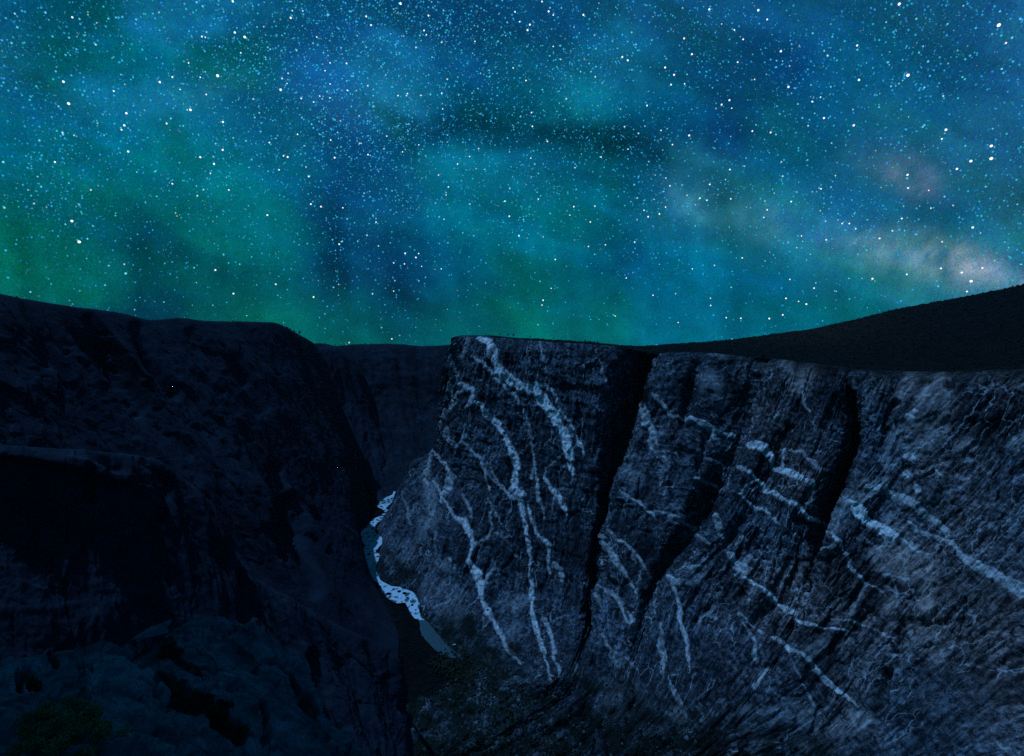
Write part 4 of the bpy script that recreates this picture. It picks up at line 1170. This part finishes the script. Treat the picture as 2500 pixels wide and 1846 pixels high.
# ------------------------------------------------------------------ sky dome, stars
R_SKY = 30000.0
sky_pts = """
0,20,5,80,110;150,20,0,75,85;400,20,10,95,130;700,20,5,70,105;1000,20,5,60,95;1200,20,5,60,90;1500,20,10,70,100;1800,20,10,75,110;2100,20,15,80,115;2237,20,25,90,130
0,150,10,85,110;100,150,0,80,85;300,150,0,95,110;500,150,0,75,80;700,150,10,72,116;850,150,12,95,140;1000,150,5,70,105;1200,150,5,80,110;1400,150,10,90,120;1500,150,5,65,95;1700,150,5,60,100;1900,150,5,75,105;2100,150,10,75,115;2237,150,25,85,135
0,230,5,95,120;200,230,10,105,130;400,230,10,100,130;600,230,5,75,105;750,230,20,85,140;880,230,15,105,150;1000,230,0,60,80;1150,230,0,70,90;1300,230,5,105,130;1450,230,0,70,100;1600,230,5,60,90;1800,230,5,80,110;2000,230,10,85,120;2200,230,20,90,135
0,300,0,90,115;200,300,0,95,115;400,300,0,95,105;600,300,5,85,115;750,300,5,60,100;900,300,0,55,80;1050,300,0,55,75;1200,300,0,60,75;1400,300,0,55,75;1550,300,5,55,90;1750,300,5,75,100;1950,300,15,85,110;2200,300,30,90,130
0,380,0,90,95;150,380,0,95,105;300,380,0,100,105;500,380,0,105,110;600,380,0,100,125;700,380,5,70,105;850,380,5,75,110;1000,380,5,110,140;1150,380,5,95,125;1300,380,0,70,85;1400,380,0,60,80;1500,380,50,105,135;1700,380,5,85,110;1900,380,15,85,105;2000,380,70,95,115;2100,380,20,85,105;2237,380,35,85,110
0,460,0,95,70;150,460,0,85,80;300,460,0,75,85;450,460,0,95,90;600,460,0,100,105;700,460,5,60,100;850,460,5,80,115;1000,460,0,105,130;1150,460,0,105,125;1300,460,0,100,115;1420,460,5,75,100;1500,460,55,120,150;1600,460,15,95,105;1700,460,30,110,140;1800,460,15,95,150;1950,460,10,90,140;2050,460,5,75,95;2237,460,35,80,95
0,540,0,90,60;150,540,0,100,60;300,540,0,65,75;450,540,0,90,85;600,540,0,90,90;720,540,0,55,95;850,540,5,60,95;950,540,0,80,105;1100,540,0,100,105;1250,540,0,100,105;1350,540,0,70,100;1500,540,0,100,125;1700,540,10,95,115;1850,540,50,105,118;2000,540,70,110,120;2130,540,112,138,145;2237,540,60,100,110
0,620,0,95,55;100,620,0,95,55;250,620,0,100,65;310,620,0,50,60;450,620,0,80,80;600,620,0,80,80;750,620,5,60,85;880,620,5,50,85;1000,620,0,80,95;1150,620,0,85,80;1300,620,0,90,105;1500,620,0,95,120;1700,620,0,90,115;1850,620,10,90,105;2000,620,25,110,120;2120,620,60,120,135;2237,600,75,120,130
310,690,0,45,60;500,690,0,80,65;650,690,0,85,70;750,690,0,70,75;880,690,0,60,80;1000,690,0,80,80;1150,690,0,95,85;1300,690,0,95,100;1500,690,0,90,110;1700,690,0,95,105;1850,690,0,90,90
700,745,0,95,75;850,745,0,80,75;1000,745,0,85,85;1150,745,0,100,90;1300,745,0,95,95;1500,745,0,100,110"""
def lin(c):
    c = np.asarray(c, float) / 255
    return np.where(c <= .04045, c / 12.92, ((c + .055) / 1.055) ** 2.4)
def sky_colour(x, y):
    """x, y in photo px -> linear colour of the airglow / Milky Way"""
    K = np.array([[float(v) for v in e.split(',')] for l in sky_pts.strip().split('\n') for e in l.split(';')])
    K[:, 4] = np.maximum(K[:, 4], .80 * K[:, 3] + 2); K[:, 3] *= .97; K[:, 4] *= 1.03; K[:, 2] = np.minimum(K[:, 2], 24); K[:, 3] = np.minimum(K[:, 3], 106); K[:, 4] = np.minimum(K[:, 4], 134); K[:, 2:] = .88 * K[:, 2:] + .12 * np.array([6., 84., 112.]); K[:, 2] = np.where(K[:, 2] < 20, K[:, 2], K[:, 2])
    kx, ky, kc = K[:, 0] / .8948, K[:, 1] / .8948, lin(K[:, 2:])
    x = np.clip(x, -150, 2650); y = np.clip(y, -150, 900)
    num = np.zeros(x.shape + (3,)); den = np.zeros(x.shape)
    for a, b, c in zip(kx, ky, kc):
        w = np.exp(-(((x - a) / 88) ** 2 + ((y - b) / 58) ** 2)) + 1e-7 / (1 + ((x - a) ** 2 + (y - b) ** 2) / 1e4)
        num += w[..., None] * c; den += w
    return num / den[..., None]
def build_sky():
    az = np.radians(np.concatenate([np.arange(-180, -62, 3.0), np.arange(-62, 62, .42), np.arange(62, 181, 3.0)]))
    el = np.radians(np.concatenate([np.arange(-9, 46, .42), np.arange(46, 90.1, 2.0)]))
    A, E = np.meshgrid(az, el, indexing='ij')
    d = np.stack([np.sin(A) * np.cos(E), np.cos(A) * np.cos(E), np.sin(E)], -1)
    x, y = project(d)
    x = np.where(np.isnan(x), np.where(d[..., 0] > 0, 2600, -100), x); y = np.where(np.isnan(y), 200, y)
    # streaming coordinates: the clouds are drawn out along the Milky Way
    q = np.stack([(x * .86 + y * .5) / 300, (-x * .42 + y * .9) / 120, 0 * x], -1)
    q2 = q + .6 * np.stack([fbm(q * 1.3, 3, 61), fbm(q * 1.3 + 5, 3, 62), 0 * x], -1)
    warp = 75 * fbm(q2 * 1.3, 6, 65, .66); warp2 = 62 * fbm(q2 * 1.3 + 7, 6, 66, .66)
    c = sky_colour(x + warp, y + warp2)
    dens = 0.55 * fbm(q2 * 1.5, 6, 63, .62) + 0.22 * fbm(np.stack([x / 30, y / 30, 0 * x], -1), 4, 64, .6)
    c = 1.06 * c * np.exp(0.90 * dens)[..., None]
    c[..., 2] *= 1 + .25 * fbm(q2 * 2.2 + 9, 4, 67)
    def knot(cx, cy, rx, ry, ang, col, k):
        ca, sa = math.cos(ang), math.sin(ang)
        X, Y = (x + .35 * warp - cx / .8948), (y + .35 * warp2 - cy / .8948)
        U, W = (X * ca + Y * sa) / rx, (-X * sa + Y * ca) / ry
        f = np.exp(-(U * U + W * W)) * (1 + 1.5 * fbm(np.stack([x / 42, y / 42, 0 * x + 5], -1), 5, 68, .62))
        return np.clip(f, 0, 2)[..., None] * k * np.asarray(col) * .62
    c = c + knot(2110, 580, 150, 42, .28, (.22, .17, .18), 1.0) + knot(2060, 545, 80, 30, .3, (.12, .13, .13), .6) + knot(1960, 565, 130, 40, .3, (.07, .11, .12), 1.05)
    c = c + knot(1500, 440, 62, 40, .6, (.035, .13, .18), .85) + knot(1660, 480, 90, 40, .35, (.05, .13, .18), .6) + knot(1800, 490, 70, 30, .3, (.01, .10, .26), .6)
    c = c + knot(1995, 385, 70, 44, .4, (.07, .055, .075), 1.05) + knot(1940, 350, 80, 40, .2, (.04, .07, .08), .5)
    c = c + knot(740, 190, 190, 42, .4, (.0, .06, .09), .3) + knot(870, 215, 70, 32, .5, (.01, .12, .22), .6) + knot(430, 195, 150, 36, -.2, (.01, .09, .14), .5)
    c = c + knot(1050, 375, 170, 36, .2, (.0, .12, .17), .5) + knot(1270, 235, 130, 45, .2, (.0, .10, .13), .5)
    def lane(cx, cy, rx, ry, ang, k):
        ca, sa = math.cos(ang), math.sin(ang)
        X, Y = (x + .4 * warp - cx / .8948), (y + .4 * warp2 - cy / .8948)
        f = np.exp(-((X * ca + Y * sa) / rx) ** 2 - ((-X * sa + Y * ca) / ry) ** 2)
        return (1 - k * np.clip(f * (1 + .8 * fbm(np.stack([x / 55, y / 30, 0 * x + 8], -1), 4, 69)), 0, 1))[..., None]
    c = c * lane(1130, 295, 300, 34, .12, .30) * lane(1420, 335, 170, 44, .45, .38) * lane(900, 265, 130, 28, .5, .3) * lane(1560, 425, 60, 60, 1.1, .3)
    c = c * lane(308, 590, 26, 150, -.05, .32) * lane(722, 560, 50, 190, 0, .28) * lane(880, 620, 45, 150, .05, .3) * lane(1352, 540, 40, 140, .0, .28) * lane(1290, 300, 200, 26, .1, .25)
    ray = fbm(np.stack([(x - .12 * y) / 75, y / 900, 0 * x + 3], -1), 4, 70, .6)
    c = c * (1 + .38 * np.clip((y - 330) / 300, 0, 1) * ray)[..., None]
    faces = grid_faces(len(az), len(el))
    cen = d.reshape(-1, 3)[faces].mean(1)
    cen /= np.linalg.norm(cen, axis=1, keepdims=True)
    keep = cen @ np.array(MOON) < math.cos(math.radians(10.5))      # the opening where the moon stands
    me = mesh_np('sky', d * R_SKY, faces[keep], None, {'glow': np.clip(c, 0, 1).reshape(-1, 3)})
    m, nt, out = newmat('night_sky')
    g = NG(nt)
    tc = g.n('ShaderNodeVectorMath', operation='NORMALIZE'); g.l(g.pos(), tc.inputs[0])
    no = g.n('ShaderNodeTexNoise'); g.l(tc.outputs[0], no.inputs['Vector']); no.inputs['Scale'].default_value = 480; no.inputs['Detail'].default_value = 3; no.inputs['Roughness'].default_value = .8
    gr = g.n('ShaderNodeVectorMath', operation='MULTIPLY_ADD'); g.l(no.outputs['Color'], gr.inputs[0]); gr.inputs[1].default_value = (3.0, 3.0, 3.0); gr.inputs[2].default_value = (-.36, -.36, -.36)
    gm = g.n('ShaderNodeVectorMath', operation='MAXIMUM'); g.l(gr.outputs[0], gm.inputs[0]); gm.inputs[1].default_value = (.1, .1, .1)
    grn = gm.outputs[0]
    col = g.mix(1.0, g.attr('glow').outputs['Color'], grn, 'MULTIPLY')
    e = g.n('ShaderNodeEmission'); g.l(col, e.inputs[0]); e.inputs[1].default_value = 1.0
    g.l(e.outputs[0], out.inputs[0])
    m.cycles.emission_sampling = 'NONE'
    tag(link('sky', me, m), 'blue green night sky with the Milky Way glowing across it', 'sky', kind='structure')
build_sky()

def star_mat(name, col, strength):
    m, nt, out = newmat(name)
    e = nt.nodes.new('ShaderNodeEmission'); e.inputs[0].default_value = c4(*col); e.inputs[1].default_value = strength
    nt.links.new(e.outputs[0], out.inputs[0])
    m.cycles.emission_sampling = 'NONE'
    return m
SM = {'w': star_mat('star_white', (.86, .95, 1.0), 1.5), 'c': star_mat('star_cyan', (.16, .78, .95), 1.0), 'b': star_mat('star_blue', (.06, .36, .88), 1.0),
      'r': star_mat('star_warm', (1.0, .80, .66), 1.3), 'o': star_mat('star_orange', (.85, .50, .10), .9)}
PX = 1.0 / 494.0
T1S = """1017,6,2;1270,78,2;1277,47,1;1323,48,1;1026,142,2;1069,162,2.5;882,160,1.5;897,163,1;316,76,1.5;951,331,3;698,359,2;753,337,1.5;277,357,2;300,453,2.5;543,548,2;531,567,1.5;832,480,2.5;974,533,2;560,662,2;552,495,2;973,655,2;875,687,2;935,716,2;1177,623,1.5;1239,681,1.5;1257,686,2;1219,742,1.5;753,803,1.5;1000,830,1.5;728,540,1.5;824,275,1.2;1052,231,1.2;1226,392,2.5;1254,365,1;1300,587,1.5;1445,612,1.5;1462,689,2;1349,771,2;1358,892,2;1402,903,2;1498,908,1.5;1168,940,2;773,944,1.2,o;314,966,2.5;346,1057,3;549,1195,2.5,c;941,1180,2;848,1170,1.5,c;475,1161,1.5,c;1020,1283,2;1205,1242,2,r;1370,1298,2;930,1334,1.2,c;1272,1175,1,c;1482,1067,2;1770,1107,2;1817,1125,2;1829,1108,1.5;1767,1153,1.5;1720,1149,1.5;1720,1272,1.3;1842,1164,1.2;1928,1175,1.3;1712,1481,1.7;1999,717,1.5;2052,684,1.3;1916,765,1.5,r;1959,817,1.5;1608,676,1.7;1759,664,1.2;1830,633,1.2;1690,595,1.3;1316,430,1.5;1370,446,1.2;1397,420,1.2;1441,428,1.2;1518,395,1.5;1442,367,1.2;1607,375,1.3;1739,418,1.3;1780,409,1.3;1839,417,1.5,r;1930,407,1.3;1934,476,1.2;1442,275,1.3;1514,277,1.5;1420,309,1.2;1384,162,1.2;1600,72,1.7;1621,110,1.7;1750,16,2.5;1872,68,1.7;1853,133,1.5;1863,152,1.3;2075,181,1.2;2206,879,1.7;2225,945,2;1949,852,1.2;1940,958,1.2;1643,970,1.5;787,391,1;901,413,1.3;875,338,1.2;497,398,1.3;461,430,1.3,b;240,708,1.5;137,725,1.3,b;14,708,2,c;8,176,1.8,b;65,60,1.5,c;18,343,1.3,b;171,803,1.2,b;203,835,1.2,b;138,1037,1.3,b;140,910,1.2,b;25,1094,2,b;70,1067,1.5,b;35,1213,1.8,b;133,1276,1.5,c;678,749,1.3,c;598,752,1.3,c;685,858,1.3,c;858,813,1.2,c;611,1300,1.2,b;716,1320,1.3,c;1078,1379,1.4,c;858,1235,1.2,c"""
T2S = """160,50,2;131,7,1.5;180,66,1.2;312,65,2;216,35,1.3,c;13,52,1.5;33,95,1.3;78,108,2;68,132,2;180,203,1.2;862,41,2;1076,45,2.2;1692,18,2.5;1115,85,1.5;972,131,1.3;752,168,2,r;1010,172,1.5;786,237,2;482,249,2;506,264,2;1175,224,2;669,295,2;708,327,2;61,352,1.5;5,297,1.3;695,370,1.7;754,366,1.3;590,462,1.5;986,272,1.5;1182,267,1.2,c;1155,293,1.3,c;1060,347,1.2,r;1208,380,2.2;1516,349,2;1730,329,3;1508,199,1.7;1635,97,1.3,c;2127,110,3;2158,188,1.5,r;1903,105,1.3,c;1692,65,1.3,c;1796,202,1.2,c;1930,133,1.2,b;2140,301,1.6,c;1968,337,1.3,c;1312,444,1.6;1348,425,1.2;950,438,2;916,457,1.8;960,473,1.2;1363,516,2;1493,548,2.2;1050,573,1.7;1130,579,2,r;651,570,1.3;774,592,2.2;701,632,1.5;507,652,1.3;389,686,1.5;154,618,1.5;82,691,1.3;89,552,1.7;85,492,1.5;1896,567,2.3;1878,607,1.5;2094,638,2.5;2094,693,3;2005,704,2.5;1944,738,2;1728,764,2;1731,822,1.5;1821,832,1.2,r;952,741,1.7;864,806,1.7;690,812,1.5;821,866,1.7;851,875,1.5;956,869,1.5;1220,881,1.7;1350,825,1.5;671,905,1.5;644,935,1.8;595,947,2;577,919,1.5;362,901,1.5;270,903,1.8;342,970,1.7;253,940,1.2;115,870,1.5;275,733,1.2;30,1030,2;408,1070,1.7,r;334,1077,1.5;536,1058,1.7;189,1134,1.7;788,1175,1.3;1006,1127,1.5;1100,950,1.5,r;1115,917,1.5;1249,1031,1.3,c;1265,1031,1.2;1270,1055,1.3,c;1373,1048,1.7,r;1474,977,1.5;1442,977,1.2;1606,1042,1.7;1692,1003,2.5,b;1703,955,1.5;1502,1000,1.2;2013,994,2;2057,962,1.3,b;1958,972,1.2,b;2070,816,1.3,c;1874,1173,1.6;1965,1191,1.8;2055,1171,1.8,r;2006,1229,3,r;1575,1218,2.2,r;1988,1274,1.5;1725,1199,1.5;1214,1221,1.6,r;1472,1217,1.3,c;1320,1259,1.6;1410,1271,1.2,c;1197,1304,1.8;1252,1317,1.2;1286,1329,2;1183,1376,1.8;1124,1392,2;1000,1391,1.7;936,1388,1.6;868,1335,1.5;616,1290,1.5;867,1303,1.2;726,1409,1.3;136,1312,2;131,1333,1.5;499,1215,1.5;443,1376,1.5,c;451,1381,1.3;171,1260,1.2;2225,1155,1.3,c"""
special = {('T1', 951, 331): 'big white star high in the blue left half of the sky', ('T1', 346, 1057): 'big white star in the green glow above the left skyline',
           ('T1', 549, 1195): 'bright turquoise star low over the dip in the left skyline', ('T1', 773, 944): 'single orange star in the green left part of the sky',
           ('T2', 1730, 329): 'big white star alone in the upper right blue sky', ('T2', 2127, 110): 'big white star in the top right corner',
           ('T2', 2094, 693): 'largest of the white stars clustered near the right edge', ('T2', 2006, 1229): 'big warm star just above the right plateau skyline',
           ('T2', 1575, 1218): 'warm star left of the pale Milky Way patch, low on the right', ('T2', 1692, 1003): 'fuzzy blue star in the Milky Way on the right',
           ('T1', 314, 966): 'white star just above the biggest star in the left green glow', ('T1', 1750, 16): 'bright white star at the top edge left of centre'}
Sv, Sf = ICO[2]
star_me = {}
for k in SM:
    star_me[k] = mesh_np('star', Sv, None, Sf)
    star_me[k].materials.append(SM[k])
cname = {'w': 'white', 'c': 'turquoise', 'b': 'blue', 'r': 'warm', 'o': 'orange'}
taken = []
for fname, txt in (('T1', T1S), ('T2', T2S)):
    for e in txt.split(';'):
        a = e.split(',')
        x, y, s = float(a[0]), float(a[1]), float(a[2]); k = a[3] if len(a) > 3 else 'w'
        sx, sy = fr(fname, x, y)
        d = rays(sx, sy); d = d / np.linalg.norm(d)
        taken.append((sx, sy))
        o = link('star', star_me[k], None, None, tuple(d * (R_SKY - 1200)))
        rad = (0.16 + 0.44 * s) * PX * R_SKY * .62
        o.scale = (rad, rad, rad)
        sp = special.get((fname, int(x), int(y)))
        if sp:
            tag(o, sp, 'star')
        else:
            side = 'left half' if sx < 1250 else 'right half'
            tag(o, f'small bright {cname[k]} star in the {side} of the night sky', 'star', f'bright {cname[k]} stars in the {side} of the sky')

def build_faint():
    r = np.random.default_rng(99)
    n = 140000
    x = r.uniform(-250, 2750, n); y = r.uniform(-250, 860, n)
    dens = 0.30 + 0.75 * np.exp(-((x - 1000) / 520) ** 2 - ((y - 220) / 360) ** 2) + 0.5 * np.exp(-((x - 1950) / 330) ** 2 - ((y - 520 - .22 * (x - 1950)) / 75) ** 2)
    dens *= np.clip((900 - y) / 400, .35, 1)
    clump = fbm(np.stack([x / 160, y / 160, 0 * x], -1), 3, 3)
    keep = r.uniform(0, 1, n) < dens * (1 + .9 * clump) * .80
    x, y = x[keep], y[keep]; n = len(x)
    mag = r.power(0.22, n)                                        # most of them faint
    rad = (0.40 + 0.46 * mag ** 1.3) * PX * (R_SKY - 900)
    d = rays(x, y); d /= np.linalg.norm(d, axis=1, keepdims=True)
    c = d * (R_SKY - 900)
    o6 = np.array([[1, 0, 0], [-1, 0, 0], [0, 1, 0], [0, -1, 0], [0, 0, 1], [0, 0, -1]], float)
    t8 = np.array([[0, 2, 4], [2, 1, 4], [1, 3, 4], [3, 0, 4], [2, 0, 5], [1, 2, 5], [3, 1, 5], [0, 3, 5]])
    P = c[:, None] + o6[None] * rad[:, None, None]
    F = (t8[None] + (np.arange(n) * 6)[:, None, None]).reshape(-1, 3)
    pal = np.array([[.02, .32, .70], [.02, .44, .70], [.015, .22, .66], [.10, .56, .82], [.50, .76, .92], [.02, .46, .52]])
    ci = r.choice(6, n, p=[.31, .29, .19, .12, .03, .06])
    col = pal[ci] * (0.36 + 0.80 * mag)[:, None]
    me = mesh_np('faint_stars', P.reshape(-1, 3), None, F, {'glow': np.repeat(col, 6, 0)}, smooth=False)
    m, nt, out = newmat('faint_star_light')
    g = NG(nt)
    e = g.n('ShaderNodeEmission'); g.l(g.attr('glow').outputs['Color'], e.inputs[0]); g.l(e.outputs[0], out.inputs[0])
    m.cycles.emission_sampling = 'NONE'
    tag(link('faint_stars', me, m), 'countless faint stars dusted over the whole night sky', 'stars', kind='stuff')
build_faint()

# ------------------------------------------------------------------ haze in the gorge
HAZE = 2.6e-6
if HAZE > 0:
    lo, hi = np.array([-6000., -2000., -640.]), np.array([6000., 9000., 340.])
    Vb = np.array([[lo[0] if i & 1 == 0 else hi[0], lo[1] if i & 2 == 0 else hi[1], lo[2] if i & 4 == 0 else hi[2]] for i in range(8)])
    me = mesh_np('haze', Vb, [(0, 2, 3, 1), (4, 5, 7, 6), (0, 1, 5, 4), (2, 6, 7, 3), (0, 4, 6, 2), (1, 3, 7, 5)], smooth=False)
    m, nt, out = newmat('haze')
    vnode = nt.nodes.new('ShaderNodeVolumePrincipled')
    vnode.inputs['Color'].default_value = c4(.75, .85, 1); vnode.inputs['Density'].default_value = HAZE
    nt.links.new(vnode.outputs[0], out.inputs['Volume'])
    tag(link('haze', me, m), 'thin blue night haze in the gorge', 'haze', kind='stuff')

# ------------------------------------------------------------------ moon, world, camera
sun = bpy.data.lights.new('moon', 'SUN'); sun.energy = 3.45; sun.angle = math.radians(1.2); sun.color = (.20, .48, 1.0)
so = bpy.data.objects.new('moon', sun); COL.objects.link(so)
so.rotation_euler = MOON.to_track_quat('Z', 'Y').to_euler()

w = bpy.data.worlds.new('World'); S.world = w; w.use_nodes = True
bg = w.node_tree.nodes['Background']; bg.inputs[0].default_value = c4(.002, .05, .09); bg.inputs[1].default_value = 1.0

cam = bpy.data.cameras.new('camera'); cam.sensor_fit = 'HORIZONTAL'; cam.angle = 2 * math.atan(512 / 494.0); cam.clip_start = .1; cam.clip_end = 200000
co = bpy.data.objects.new('camera', cam); COL.objects.link(co); co.rotation_euler = (math.pi / 2 - PITCH, 0, 0)
S.camera = co
S.view_settings.view_transform = 'Standard'; S.view_settings.look = 'None'; S.view_settings.exposure = 0; S.view_settings.gamma = 1
S.cycles.use_denoising = False
S.cycles.sample_clamp_indirect = 0.1
S.cycles.max_bounces = 5; S.cycles.diffuse_bounces = 2
